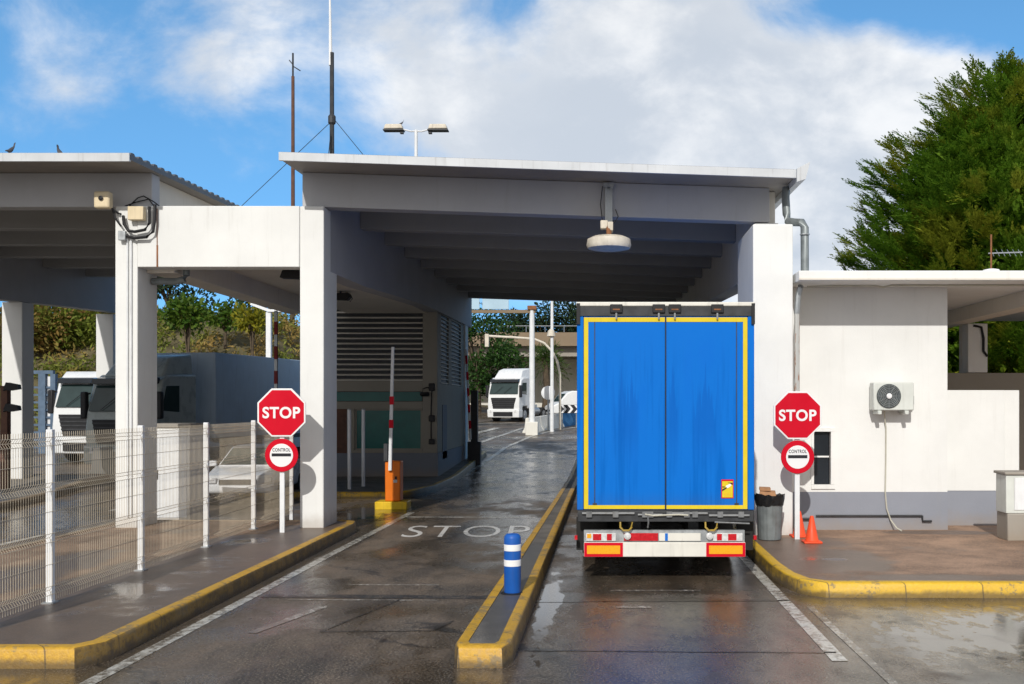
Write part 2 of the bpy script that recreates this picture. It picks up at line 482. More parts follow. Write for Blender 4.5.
M['shrub'] = leafmat('slope_shrub', (.09, .13, .018), (.24, .25, .05), (.31, .21, .065), .25, .6, .25)
M['shrub_green'] = leafmat('green_shrub', (.03, .08, .008), (.11, .17, .02), None, .5, .5, .3)
M['shrub_yellow'] = leafmat('yellow_bush', (.10, .12, .01), (.30, .26, .02), None, .5, .5, .3)
M['shrub_olive'] = leafmat('olive_shrub', (.09, .13, .015), (.22, .25, .04), None, .5, .6, .25)
M['shrub_rust'] = leafmat('rusty_shrub', (.14, .11, .025), (.32, .19, .06), (.14, .18, .03), .4, .6, .25)
M['palm'] = leafmat('palm_leaf', (.03, .07, .015), (.09, .13, .03), None, .5, .45, .25)
M['panel_blue'] = plain('pale_blue_panel', (.40, .55, .66), .4, 0, .1, 1)
M['steel_worn'] = plain('worn_dirty_steel', (.20, .205, .21), .5, .4, .4, 9, .5)
def rusting(name):
    m, t, b = mat(name); p = t.pos()
    k = t.step(t.noise(t.scale(p, (9, 9, 1.6)), 1.4, 6, .7), .50, .60)
    t.set(b.inputs['Base Color'], t.mix(k, (.46, .46, .44), t.mix(t.noise(p, 30, 4), (.22, .07, .03), (.36, .17, .08))))
    t.set(b.inputs['Roughness'], t.lin(k, 0, 1, .5, .85))
    return m
M['rusting'] = rusting('rusting_white_pipe')
M['red_dull'] = plain('faded_dark_red', (.22, .018, .02), .5, 0, .2, 5)
M['ring_yellow'] = plain('worn_yellow_ring', (.36, .24, .03), .5, 0, .35, 14, .4)
M['bird'] = plain('pigeon_grey', (.07, .07, .08), .7)

# ------------------------------------------------------------------ ground and roads
def axis(a, b, fine, coarse, f0, f1):
    out = [a]; x = a
    while x < b:
        x += fine if f0 <= x < f1 else coarse
        out.append(min(x, b))
    return out

def sheet(name, xs, ys, zf, m):
    vs = [(x, y, zf(x, y)) for y in ys for x in xs]
    n = len(xs)
    fs = [(j*n+i, j*n+i+1, (j+1)*n+i+1, (j+1)*n+i) for j in range(len(ys)-1) for i in range(n-1)]
    mb = MB(); mb.add(vs, fs)
    return struct(mb.build(name, m, smooth=True, fix=False))

sheet('ground', axis(-640, 640, 2, 30, -60, 60), axis(-60, 1500, 2, 40, -20, 130), lambda x, y: gz(x, y) - .07, M['earth'])
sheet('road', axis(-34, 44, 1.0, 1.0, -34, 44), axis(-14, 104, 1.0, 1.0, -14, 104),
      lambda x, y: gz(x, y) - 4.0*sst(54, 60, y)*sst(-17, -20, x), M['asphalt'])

def strip(name, pts, w, m, lift=.004):
    """painted line along points (x, y), draped on the road"""
    mb = MB(); P = []
    for (ax, ay), (bx, by) in zip(pts[:-1], pts[1:]):
        k = max(1, int(math.hypot(bx-ax, by-ay)))
        for i in range(k): P.append(Vector((ax+(bx-ax)*i/k, ay+(by-ay)*i/k)))
    P.append(Vector(pts[-1]))
    L = []
    for i, p in enumerate(P):
        d = (P[min(i+1, len(P)-1)] - P[max(0, i-1)]).normalized(); nrm = Vector((-d.y, d.x))
        a, b = p + nrm*w/2, p - nrm*w/2
        L.append(((a.x, a.y, gz(a.x, a.y)+lift+.0005*max(0, a.y-34)), (b.x, b.y, gz(b.x, b.y)+lift+.0005*max(0, b.y-34))))
    for (a, b), (c, d) in zip(L[:-1], L[1:]): mb.quad(b, d, c, a)
    return struct(mb.build(name, m, fix=False))

def text_mesh(body, width, height, bold=.0, extrude=.004):
    cu = bpy.data.curves.new('t', 'FONT'); cu.body = body; cu.size = 1; cu.align_x = 'LEFT'
    cu.offset = bold; cu.extrude = 0; cu.space_character = 1.08
    ob = bpy.data.objects.new('t', cu); COL.objects.link(ob)
    bpy.context.view_layer.update()
    me = bpy.data.meshes.new_from_object(ob.evaluated_get(bpy.context.evaluated_depsgraph_get()))
    bpy.data.objects.remove(ob); bpy.data.curves.remove(cu)
    xs = [v.co.x for v in me.vertices]; ys = [v.co.y for v in me.vertices]
    x0, x1, y0, y1 = min(xs), max(xs), min(ys), max(ys)
    vs = [((v.co.x-(x0+x1)/2)/(x1-x0)*width, (v.co.y-(y0+y1)/2)/(y1-y0)*height) for v in me.vertices]
    fs = [tuple(p.vertices) for p in me.polygons]
    bpy.data.meshes.remove(me)
    return vs, fs

strip('edge_line_marking', [(-4.72, 6), (-4.66, 12), (-4.60, 18), (-4.50, 24.2)], .15, M['road_white'])
strip('edge_line_marking', [(2.36, 10.15), (2.36, 15), (2.36, 20)], .16, M['road_white'])
strip('edge_line_marking', [(2.72, 6), (2.66, 9), (2.62, 12.9)], .09, M['road_faint'])
strip('stop_line_marking', [(-4.45, 23.2), (-1.5, 23.1)], .14, M['road_white'])
strip('worn_line_marking', [(-4.1, 13.35), (-2.15, 13.3)], .05, M['road_faint'])
strip('worn_line_marking', [(-3.6, 14.45), (-2.3, 14.45)], .09, M['road_faint'])
strip('worn_line_marking', [(.12, 14.0), (1.35, 14.0)], .10, M['road_faint'])
strip('worn_line_marking', [(.18, 12.85), (.62, 12.85)], .14, M['road_faint'])
strip('worn_line_marking', [(-3.9, 11.4), (-3.5, 12.9)], .12, M['road_faint'])
strip('lane_arrow_marking', [(-11.9, 24.9), (-10.2, 25.1)], .7, M['road_white'])
strip('lane_arrow_marking', [(-11.0, 17.0), (-10.9, 20.0)], .15, M['road_white'])
strip('tar_seam_marking', [(-4.5, 13.62), (-1.5, 13.5)], .24, M['tar'])
strip('tar_seam_marking', [(-.85, 13.2), (2.45, 13.3)], .06, M['tar'])
strip('tar_seam_marking', [(-3.15, 11.45), (-2.62, 13.4)], .035, M['tar'], .006)
strip('tar_seam_marking', [(-3.15, 11.45), (-1.9, 11.5), (-1.75, 12.0)], .035, M['tar'], .008)
strip('tar_seam_marking', [(-.8, 10.6), (2.4, 10.5)], .05, M['tar'])
a, b, c, d, e = at(487, 461), at(505, 448), at(530, 437), at(552, 431), at(600, 424)
strip('edge_line_marking', [(a.x-.1, a.y-6), (a.x, a.y), (b.x, b.y), (c.x, c.y), (d.x, d.y), (e.x, e.y)], .2, M['road_white'])
a, b, c = at(470, 446), at(500, 436), at(524, 428)
strip('edge_line_marking', [(a.x, a.y), (b.x, b.y), (c.x, c.y)], .3, M['road_white'])
a, b = at(474, 434), at(498, 428)
strip('edge_line_marking', [(a.x, a.y), (b.x, b.y)], .5, M['road_white'])
a, b = at(478, 424), at(520, 423)
strip('edge_line_marking', [(a.x, a.y), (b.x, b.y)], .4, M['road_white'])

vs, fs = text_mesh('STOP', 2.5, 1.85, -.006)
mb = MB(); mb.add([(-2.70+x - .06*y, 20.6+y, .004) for x, y in vs], fs)
struct(mb.build('stop_lettering_marking', M['road_letter'], fix=False))

def offset(poly, d):
    n = len(poly); out = []
    for i in range(n):
        p0, p1, p2 = Vector(poly[i-1]), Vector(poly[i]), Vector(poly[(i+1) % n])
        a = (p1-p0).normalized(); b = (p2-p1).normalized()
        na, nb = Vector((-a.y, a.x)), Vector((-b.y, b.x))
        k = (na+nb); k = k / max(.25, k.dot(na))
        out.append(tuple(p1 + k*d))
    return out

def refine(poly, step=1.2):
    out = []
    for i, p in enumerate(poly):
        q = poly[(i+1) % len(poly)]
        k = max(1, int(math.hypot(q[0]-p[0], q[1]-p[1]) / step))
        out += [(p[0]+(q[0]-p[0])*j/k, p[1]+(q[1]-p[1])*j/k) for j in range(k)]
    return out

def island(poly, h, kw, mk, mp, pname='pavement', bare=None):
    """raised island: a ring of kerb stones with rounded top edge round a paved top; poly is counter-clockwise"""
    P = refine(poly); n = len(P)
    rings = [(offset(P, 0), -.02), (offset(P, .012), h-.035), (offset(P, .03), h-.008), (offset(P, .055), h), (offset(P, kw), h-.002), (offset(P, kw+.004), h-.06)]
    mb = MB()
    for ri, (pts, z) in enumerate(rings):
        mb.v += [Vector((x, y, gz(x, y)+z+ (random.uniform(-.004, .004) if 0 < ri < 4 else 0))) for x, y in pts]
    for r in range(len(rings)-1):
        for i in range(n):
            j = (i+1) % n
            mx_, my_ = (P[i][0]+P[j][0])/2, (P[i][1]+P[j][1])/2
            mb.f.append([r*n+i, r*n+j, (r+1)*n+j, (r+1)*n+i]); mb.m.append(1 if bare and bare(mx_, my_) else 0)
    k = mb.build('kerb', [mk, M['tan_concrete']], smooth=True, fix=False); struct(k)
    Q = offset(P, kw)
    bm = bmesh.new()
    vs = [bm.verts.new((x, y, 0)) for x, y in Q]
    fc = bm.faces.new(vs)
    bmesh.ops.triangulate(bm, faces=[fc])
    for v in bm.verts: v.co.z = gz(v.co.x, v.co.y) + h - .012
    me = bpy.data.meshes.new(pname); bm.to_mesh(me); bm.free()
    me.materials.append(mp)
    o = bpy.data.objects.new(pname, me); COL.objects.link(o); struct(o)

KH = .2
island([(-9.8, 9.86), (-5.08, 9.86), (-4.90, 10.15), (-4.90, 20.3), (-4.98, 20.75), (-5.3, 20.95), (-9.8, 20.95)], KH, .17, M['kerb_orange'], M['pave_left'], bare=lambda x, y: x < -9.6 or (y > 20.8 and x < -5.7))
island([(-9.8, 27.6), (-5.75, 27.5), (-5.2, 28.0), (-4.85, 30.0), (-4.8, 33), (-4.95, 44), (-9.8, 44)], KH, .17, M['kerb_worn'], M['pave_grey'])
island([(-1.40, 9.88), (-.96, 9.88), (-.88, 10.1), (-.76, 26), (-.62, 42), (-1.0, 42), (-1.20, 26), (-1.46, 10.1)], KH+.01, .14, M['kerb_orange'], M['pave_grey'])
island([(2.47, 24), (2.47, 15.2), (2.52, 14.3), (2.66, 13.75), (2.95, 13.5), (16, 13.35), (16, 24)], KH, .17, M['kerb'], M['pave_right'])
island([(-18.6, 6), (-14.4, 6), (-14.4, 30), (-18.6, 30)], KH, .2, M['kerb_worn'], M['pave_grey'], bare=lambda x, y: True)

# ------------------------------------------------------------------ canopies
RISE = .022
def canopy(label, X0, X1, zl, tilt, xs_edge, cols, group, over=.28, lift=0.0, yend=42.2):
    """big toll roof: X0..X1 inner span between side beams; zl = underside of front beam at X0"""
    root = thing('toll_canopy', label, 'canopy', ((X0+X1)/2, 19.75, 0), group=group)
    XL, XR = xs_edge
    zb = lambda x, y: zl + tilt*(x-X0) + RISE*(y-19.75)
    zt = lambda x, y: zb(x, y) + .66
    # roof sheet with corrugations running across
    mb = MB(); ys = []
    y = 18.6; k = 0
    while y < yend:
        ys.append((y, .05 if k % 4 in (1, 2) else 0)); y += (.06 if k % 2 == 0 else .10); k += 1
    n = len(ys)
    lo = [[(x, q, zt(x, q)) for q, c in ys] for x in (XL, XR)]
    hi = [[(x, q, zt(x, q)+.09+c) for q, c in ys] for x in (XL, XR)]
    vs = lo[0]+lo[1]+hi[0]+hi[1]
    fs, ms = [], []
    for i in range(n-1):
        fs += [(i, i+1, n+i+1, n+i), (2*n+i, 3*n+i, 3*n+i+1, 2*n+i+1), (i, 2*n+i, 2*n+i+1, i+1), (n+i, n+i+1, 3*n+i+1, 3*n+i)]
        ms += [1, 0, 0, 0]
    mb.v = [Vector(p) for p in vs]; mb.f = [list(f) for f in fs]; mb.m = ms
    roof = mb.build('roof', [M['roof_sheet'], M['roof_under']], root)
    mb = MB()
    mb.hexa([(XL, 18.56, zt(XL,18.6)-.035), (XR, 18.56, zt(XR,18.6)-.035), (XR, 18.62, zt(XR,18.6)-.035), (XL, 18.62, zt(XL,18.6)-.035),
             (XL, 18.56, zt(XL,18.6)+.115), (XR, 18.56, zt(XR,18.6)+.115), (XR, 18.62, zt(XR,18.6)+.115), (XL, 18.62, zt(XL,18.6)+.115)])
    mb.build('edge_trim', M['roof_edge'], roof)
    # front beam
    a0, a1 = X0-.45, X1+over
    mb = MB()
    mb.hexa([(a0,19.75,zb(a0,19.75)), (a1,19.75,zb(a1,19.75)), (a1,20.1,zb(a1,19.75)), (a0,20.1,zb(a0,19.75)),
             (a0,19.75,zt(a0,19.75)-.004), (a1,19.75,zt(a1,19.75)-.004), (a1,20.1,zt(a1,19.75)-.004), (a0,20.1,zt(a0,19.75)-.004)])
    mb.build('front_beam', M['grey_beam'], root, bevel=.01)
    # ribs across the ceiling
    for q in [v for v in (22.55, 25.1, 27.6, 30.1, 32.6, 35.1, 37.6, 40.8) if v < yend-.5]:
        mb = MB(); a, b2 = X0+.003, X1-.003
        mb.hexa([(a,q,zb(a,q)), (b2,q,zb(b2,q)), (b2,q+.3,zb(b2,q)), (a,q+.3,zb(a,q)),
                 (a,q,zt(a,q)-.004), (b2,q,zt(b2,q)-.004), (b2,q+.3,zt(b2,q)-.004), (a,q+.3,zt(a,q)-.004)])
        mb.build('rib', M['rib'], root, bevel=.012)
    # side beams, haunched: deep at the column and shallower towards the back
    for xa, xb in ((X0-.42, X0), (X1, X1+.45)):
        mb = MB(); prof = []
        lowz = [(20.103, 5.15), (23, 5.2), (27, 5.38), (31, 5.55), (35, 5.62)]
        ye = yend-.3
        prof += [(q, zz + (lift if xa > X0 else 0)) for q, zz in lowz if q < ye-1] + [(ye, 5.7 + (lift if xa > X0 else 0))]
        prof += [(q, zt(xa, q)-.006+(.0 if tilt >= 0 else tilt*.45)) for q in (ye, 20.103)]
        mb.prism(prof, xa, xb, 'x')
        mb.build('side_beam', M['grey_beam'] if xa < X0 else M['soffit'], root, bevel=.01)
    for (x0, x1, y0, y1, ztop) in cols:
        mb = MB().box(x0, x1, y0, y1, gz(x0, y0)+KH-.03, ztop)
        mb.build('column', M['white'], root, bevel=.02)
    return root, zb, zt

main, zb, zt = canopy('wide grey toll canopy over the two lanes, with a round lamp on its front beam', -5.33, 2.95, 6.36, -.034,
    (-5.86, 3.52), [(-5.72, -5.36, 40.2, 41.0, 5.69), (3.0, 3.4, 40.2, 41.0, 5.69)], 'toll canopies')
# right front column with its stepped head
mb = MB().box(2.73, 3.45, 18.5, 20.6, KH-.03, 5.81)
col = mb.build('column', M['white'], main, bevel=.02)
mb = MB().box(2.95, 3.40, 19.76, 20.09, 5.813, 6.05)
mb.build('bearing_block', M['white'], col)
# gutter and downpipe on the low right-hand end
gx = 3.52; gzr = zt(gx, 18.6)
mb = MB()
for y0, y1 in ((18.5, 42.0),):
    zz0, zz1 = gzr-.12, zt(gx, 42)-.12
    mb.hexa([(gx+.003,y0,zz0),(gx+.16,y0,zz0+.05),(gx+.16,y1,zz1+.05),(gx+.003,y1,zz1),
             (gx+.003,y0,zz0+.24),(gx+.24,y0,zz0+.36),(gx+.24,y1,zz1+.36),(gx+.003,y1,zz1+.24)])
mb.build('gutter', M['roof_edge'], main)
mb = MB().tube([(3.48,19.35,gzr-.05),(3.46,19.3,gzr-.25),(3.46,19.2,6.12),(3.48,19.15,5.98),(3.56,18.95,5.92),(3.66,18.75,5.88),(3.70,18.7,5.78),(3.70,18.68,4.95)], .075, 10)
mb.build('downpipe', M['bin'], main, smooth=True)
mb = MB().tube([(3.70,18.68,5.64),(3.70,18.68,5.66)], .09, 10)
mb.build('pipe_collar', M['steel_grey'], main)

second, zb2, zt2 = canopy('grey toll canopy at the far left edge, over the next lane', -16.45, -9.30, 6.36, 0.0,
    (-17.4, -8.57), [(-17.0, -16.42, 29.0, 29.6, 5.46), (-17.0, -16.42, 34.4, 35.0, 5.60), (-17.0, -16.42, 20.2, 21.0, 5.14)], 'toll canopies', .62, .86, 35.6)

# ------------------------------------------------------------------ white portal frame between the canopies
pf = thing('portal_frame', 'white portal frame with two columns joined by a deep white lintel', 'portal', (-7.4, 19.65, KH))
mb = MB().box(-9.33, -8.90, 19.62, 20.5, KH-.03, 6.352)
mb.build('column', M['white'], pf, bevel=.02)
mb = MB().box(-5.79, -5.332, 19.62, 20.6, KH-.03, 6.352)
mb.build('column', M['white'], pf, bevel=.02)
mb = MB().box(-8.897, -5.793, 19.60, 20.0, 5.18, 6.352)
mb.build('lintel', M['white'], pf, bevel=.015)
mb = MB().box(-8.348, -5.76, 20.003, 33.6, 5.55, 5.9)
mb.build('roof_slab', M['soffit'], pf)
mb = MB().box(-8.90, -8.35, 20.003, 29.0, 5.12, 5.95)
mb.build('side_beam', M['soffit'], pf, bevel=.02)
mb = MB().box(-8.52, -8.505, 19.59, 19.597, 5.6, 6.30); mb.box(-8.525, -8.495, 19.59, 19.597, 5.18, 5.598)
mb.build('rust_streak', M['rust'], pf)
mb = MB().tube([(-8.2,20.2,5.5),(-8.2,20.2,5.1),(-8.24,20.2,5.02),(-8.4,20.2,4.98),(-8.87,20.2,4.98)], .07, 8)
mb.build('drain_pipe', M['bin'], pf, smooth=True)
mb = MB()
for dx in (0, .07): mb.tube([(-9.08+dx,19.59,KH+.2),(-9.08+dx,19.59,5.75)], .018, 6)
mb.build('conduit', M['steel_white'], pf)

# things fixed on the frame
o = thing('junction_box', 'cream junction box with black bent conduits, on top of the white left column', 'junction box', (-9.25, 19.5, 6.1))
JB = o
MB().box(-9.30, -9.00, 19.46, 19.59, 6.06, 6.32).build('casing', M['box_cream'], o, bevel=.015)
mb = MB()
mb.tube([(-9.42,19.55,6.15),(-9.38,19.5,5.98),(-9.30,19.5,5.86),(-9.18,19.5,5.84),(-8.98,19.5,5.88),(-8.90,19.5,6.0),(-8.90,19.5,6.32)], .03, 7)
mb.tube([(-9.40,19.56,5.78),(-9.2,19.52,5.72),(-8.95,19.5,5.74),(-8.83,19.5,5.84),(-8.80,19.5,6.05),(-8.80,19.52,6.36)], .03, 7)
mb.tube([(-9.62,19.5,6.35),(-9.55,19.5,6.1),(-9.45,19.52,5.95)], .02, 6)
mb.build('conduit', M['black'], o, smooth=True)
MB().box(-9.50, -9.36, 19.5, 19.58, 5.68, 5.86).build('coupling', M['steel_grey'], o, bevel=.01)
mb = MB()
mb.tube([(-9.35,19.65,6.36),(-9.2,19.68,6.52),(-9.1,19.7,6.56),(-8.9,19.7,6.45),(-8.8,19.7,6.37)], .012, 5)
mb.tube([(-9.45,19.68,6.36),(-9.25,19.7,6.44),(-9.0,19.7,6.5),(-8.9,19.7,6.37)], .012, 5)
mb.build('loose_wire', M['black'], o)

AB_ = None
o = thing('alarm_box', 'square cream box with a dark round dot, on an arm left of the white column', 'alarm box', (-9.72, 19.4, 6.4))
MB().box(-9.88, -9.58, 19.32, 19.5, 6.26, 6.58).build('casing', M['box_cream'], o, bevel=.04, seg=3)
MB().lathe([(.035,0),(.045,-.02),(.02,-.03)], (-9.73,19.318,6.44), 14, 0, 'y').build('lens', M['black'], o)
MB().tube([(-9.6,19.45,6.28),(-9.52,19.55,6.2),(-9.5,19.62,6.2)], .02, 6).build('arm', M['steel_dark'], o)

for q in (JB, o): q.location.x += .28
def floodlight(label, x, y, z):
    o = thing('floodlight', label, 'floodlight', (x, y, z), group='black floodlights under the white frame')
    MB().prism([(-.26,-.10),(-.20,.06),(.22,.08),(.28,-.02),(.2,-.12)], y-.1, y+.16, 'y').build('housing', M['black'], o, bevel=.02)
    for v in o.children: v.data.transform(Matrix.Translation((x, 0, z)))
    MB().tube([(x,y+.03,z+.08),(x,y+.03,z+.22)], .03, 8).build('bracket', M['steel_dark'], o)
    MB().tube([(x+.15,y,z+.05),(x+.28,y,z+.02),(x+.32,y,z-.08),(x+.25,y,z-.16)], .012, 5).build('wire', M['black'], o)
floodlight('black floodlight hanging between the white columns under the lintel', -6.3, 20.9, 5.23)
floodlight('smaller black floodlight farther back under the canopy beside the louvred booth', -6.9, 27.0, 5.42)

# hanging lamp on the front beam
o = thing('hanging_lamp', 'round cream lamp hanging from a bracket on the grey canopy beam', 'lamp', (.13, 19.35, 5.6))
lx, ly = .13, 19.30
MB().lathe([(.12,.24),(.30,.22),(.405,.17),(.425,.06),(.40,0),(.34,-.015)], (lx,ly,5.49), 32).build('lamp_shade', M['lamp_cream'], o, smooth=True)
MB().lathe([(.30,0),(.24,-.015),(.05,-.03)], (lx,ly,5.473), 24).build('diffuser', M['lamp_cream'], o, smooth=True)
mb = MB().box(lx-.07, lx-.03, 19.66, 19.74, 6.0, 6.78); mb.box(lx+.03, lx+.07, 19.66, 19.74, 6.0, 6.78); mb.box(lx-.10, lx+.10, 19.6, 19.66, 6.72, 6.8)
mb.box(lx-.03, lx+.03, 19.67, 19.72, 6.05, 6.7)
mb.build('bracket', M['steel_grey'], o)
mb = MB().box(lx-.16, lx-.02, 19.38, 19.56, 5.88, 6.04); mb.box(lx-.02, lx+.08, 19.3, 19.66, 5.83, 6.0)
mb.build('ballast_box', M['lamp_cream'], o, bevel=.015)
MB().tube([(lx,ly+.06,5.9),(lx,ly,5.72)], .05, 10).build('stem', M['rust'], o)
mb = MB()
mb.tube([(lx-.12,19.7,6.75),(lx-.16,19.68,6.4),(lx-.12,19.6,6.05)], .008, 5)
mb.tube([(lx+.13,19.7,6.3),(lx+.18,19.6,6.15),(lx+.1,19.5,6.0)], .008, 5)
mb.build('wire', M['black'], o)

# ------------------------------------------------------------------ louvred booth on the second island
bo = thing('control_booth', 'grey louvred control booth with green glass windows behind the orange barrier', 'booth', (-7.35, 37, KH))
bx0, bx1, by0, by1 = -9.35, -5.42, 33.7, 41.2
g0 = KH
def bz(py): return CAMZ - (py-405)/F*33.7
zt_b = 6.32
MB().box(bx0+.1, bx1-.06, by0+.12, by1, g0-.02, zt_b).build('core_wall', M['steel_dark'], bo)
mb = MB()
mb.box(bx1-.48, bx1, by0, by0+.5, bz(453), zt_b)                       # corner pier
mb.box(bx0, bx1-.483, by0, by0+.115, bz(391.5), bz(381))               # band
mb.box(bx0, bx1-.483, by0, by0+.115, bz(409), bz(401.5))
mb.box(bx0, bx1-.483, by0, by0+.115, bz(453), bz(450))
mb.box(bx0, bx1-.483, by0, by0+.115, bz(292), zt_b)
mb.box(bx0, bx0+1.2, by0+.002, by0+.113, bz(450)+.002, bz(409)-.002)
mb.box(bx1-.057, bx1, by0+.503, by1, bz(453), 3.25)
mb.box(bx1-.057, bx1, by0+.503, by0+.8, 3.253, zt_b); mb.box(bx1-.057, bx1, by0+2.5, by0+3.2, 3.253, zt_b)
mb.box(bx1-.057, bx1, by0+5.6, by1, 3.253, zt_b)
mb.build('wall', M['booth'], bo, bevel=.008)
mb = MB().box(bx0-.01, bx1+.02, by0-.02, by0+.118, g0-.02, bz(453)-.003); mb.box(bx1-.055, bx1+.02, by0+.12, by1, g0-.02, bz(453)-.003)
mb.build('plinth', M['booth_grey'], bo)
def louvre(x0, x1, y0, y1, z0, z1, n, parent, along='x'):
    mb = MB(); h = (z1-z0)/n
    for i in range(n):
        za = z0 + i*h
        if along == 'x':
            mb.hexa([(x0,y0,za),(x1,y0,za),(x1,y0+.10,za+h*.2),(x0,y0+.10,za+h*.2),(x0,y0,za+.03),(x1,y0,za+.03),(x1,y0+.10,za+h*.2+.03),(x0,y0+.10,za+h*.2+.03)])
        else:
            mb.hexa([(x1,y0,za),(x1,y1,za),(x1-.08,y1,za+h*.2),(x1-.08,y0,za+h*.2),(x1,y0,za+.03),(x1,y1,za+.03),(x1-.08,y1,za+h*.2+.03),(x1-.08,y0,za+h*.2+.03)])
    return mb.build('louvre', M['soffit'], parent)
louvre(bx0, bx1-.485, by0+.005, by0, bz(381)+.01, bz(292)-.01, 17, bo)
louvre(0, bx1-.004, by0+.82, by0+2.48, 3.27, 6.3, 22, bo, 'y')
louvre(0, bx1-.004, by0+3.22, by0+5.58, 3.27, 6.3, 22, bo, 'y')
w = MB().box(bx0+1.25, bx1-.55, by0+.09, by0+.11, bz(449), bz(409.5)).build('window', M['glass_green'], bo)
MB().box(bx0+.1, bx1-.52, by0+.09, by0+.11, bz(401), bz(392)).build('window_strip', M['glass_green'], bo)
mb = MB()
for (x0, x1, z0, z1) in ((bx0+1.2, bx1-.5, bz(450), bz(448.5)), (bx0+1.2, bx1-.5, bz(410.5), bz(409)), (bx0+1.2, bx0+1.26, bz(449), bz(410)), (bx1-.56, bx1-.49, bz(449), bz(410))):
    mb.box(x0, x1, by0+.06, by0+.118, z0+.002, z1-.002)
mb.build('frame', M['booth'], w)
MB().box(bx0+.35, bx0+.95, by0-.015, by0-.001, g0, bz(409)).build('door', M['rust_pole'], bo)
mb = MB(); pxs = bx1-.20
mb.tube([(pxs,by0-.03,1.3),(pxs,by0-.03,2.4),(pxs+.02,by0-.03,3.0),(pxs-.1,by0-.06,3.12),(pxs-.25,by0-.1,3.08),(pxs-.28,by0-.1,2.9)], .02, 6)
mb.build('conduit', M['black'], bo, smooth=True)
MB().lathe([(.13,-.05),(.16,0),(.14,.08)], (pxs-.2,by0-.1,2.88), 14).build('wall_lamp', M['black'], bo)
for z0, z1 in ((3.0,3.25),(2.0,2.2),(1.25,1.42)): MB().box(pxs-.07,pxs+.12,by0-.11,by0-.01,z0,z1).build('switch_box', M['black'], bo, bevel=.02)
def side_z(px): return None
MB().box(bx1+.003, bx1+.02, by0+1.0, by0+2.0, g0+.5, 2.55).build('side_panel', M['booth_grey'], bo)

# ------------------------------------------------------------------ right-hand booth
rb = thing('office_building', 'white office with grey plinth and flat overhanging roof right of the lorry', 'building', (5.5, 19.3, KH))
rx0, rx1, ry = 3.453, 6.51, 19.3
mb = MB()
wx0, wx1, wz0, wz1 = 3.96, 4.34, 1.0, 2.07
for (x0, x1, z0, z1) in ((rx0, wx0, .902, 4.75), (wx1, rx1, .902, 4.75), (wx0, wx1, .902, wz0), (wx0, wx1, wz1, 4.75)):
    mb.box(x0, x1, ry, ry+.25, z0, z1)
mb.box(rx1-.25, rx1, ry+.25, 26, .3, 4.75); mb.box(rx0, rx1-.253, 25.75, 26, .3, 4.75); mb.box(rx0, rx0+.2, 20.62, 25.75, .3, 4.75)
bm_ = mb.build('wall', M['white_wall'], rb)
mb = MB().box(rx0, rx1+.006, ry-.006, ry+.24, KH-.03, .90)
mb.build('plinth', M['plinth'], rb)
w = MB().box(wx0+.05, wx1-.05, ry+.07, ry+.09, wz0+.05, wz1-.05).build('window', M['glass_dark'], rb)
mb = MB()
for (x0, x1, z0, z1) in ((wx0-.02, wx1+.045, wz0-.04, wz0+.04), (wx0-.02, wx1+.045, wz1-.03, wz1+.04), (wx0-.02, wx0+.03, wz0+.043, wz1-.033), (wx1-.03, wx1+.045, wz0+.043, wz1-.033)):
    mb.box(x0, x1, ry-.03, ry+.10, z0, z1)
mb.box(wx0+.05, wx1-.05, ry+.05, ry+.068, 1.55, 1.58)
mb.build('frame', M['white_wall'], w)
rf = MB().box(3.5, 15, 18.2, 27, 4.753, 4.93).build('roof', M['white_wall'], rb, bevel=.012)
MB().box(3.5, 15, 18.19, 18.198, 4.765, 4.80).build('drip_edge', M['soffit'], rf)
mb = MB()
mb.tube([(3.75,18.7,4.70),(4.2,18.75,4.72),(5.0,18.75,4.72),(5.15,18.75,4.70),(5.3,18.75,4.73),(9,18.75,4.73)], .02, 6)
mb.build('ceiling_conduit', M['cable'], rf)
MB().box(8.15, 8.6, 19.2, 26.9, 4.45, 4.75).build('roof_beam', M['soffit'], rb)
MB().box(8.58, 9.04, 24.0, 24.4, 3.30, 4.45).build('pillar', M['white'], rb, bevel=.015)
MB().box(8.58, 9.04, 24.403, 24.6, 3.30, 4.45).build('pillar', M['soffit'], rb)
MB().tube([(8.7,23.98,4.40),(8.88,23.97,4.36),(8.93,23.97,4.1),(8.93,23.97,3.8),(9.02,23.97,3.68)], .03, 6).build('hanging_cable', M['black'], rb)
MB().box(rx1+.003, 15, 24.0, 24.3, .1, 3.29).build('rear_wall', M['booth'], rb)
lw = MB().box(rx1+.003, 7.86, 20.0, 20.3, .862, 2.83).build('low_wall', M['white_wall'], rb, bevel=.01)
MB().box(7.863, 8.2, 20.12, 20.4, .3, 2.83).build('low_wall_end', M['white_wall'], rb, bevel=.01)
MB().box(rx1+.003, 7.87, 19.994, 20.29, KH-.03, .86).build('low_wall_plinth', M['plinth'], rb)
mb = MB().tube([(3.62,18.65,4.7),(3.60,18.62,4.66),(3.56,18.60,4.5),(3.54,18.6,4.2)], .055, 8)
mb.build('pipe_elbow', M['steel_grey'], rb, smooth=True)
mb = MB().tube([(3.54,18.6,4.203),(3.54,18.6,2.7)], .05, 8)
mb.build('rusty_pipe', M['rusting'], rb, smooth=True)
mb = MB()
mb.tube([(4.02,19.25,.46),(6.02,19.25,.46)], .018, 6)
mb.tube([(6.02,19.25,.46),(6.03,19.25,.36),(6.2,19.25,.36)], .02, 6)
mb.tube([(3.72,19.25,.40),(3.98,19.25,.40)], .025, 6)
mb.build('wall_pipe', M['steel_dark'], rb)

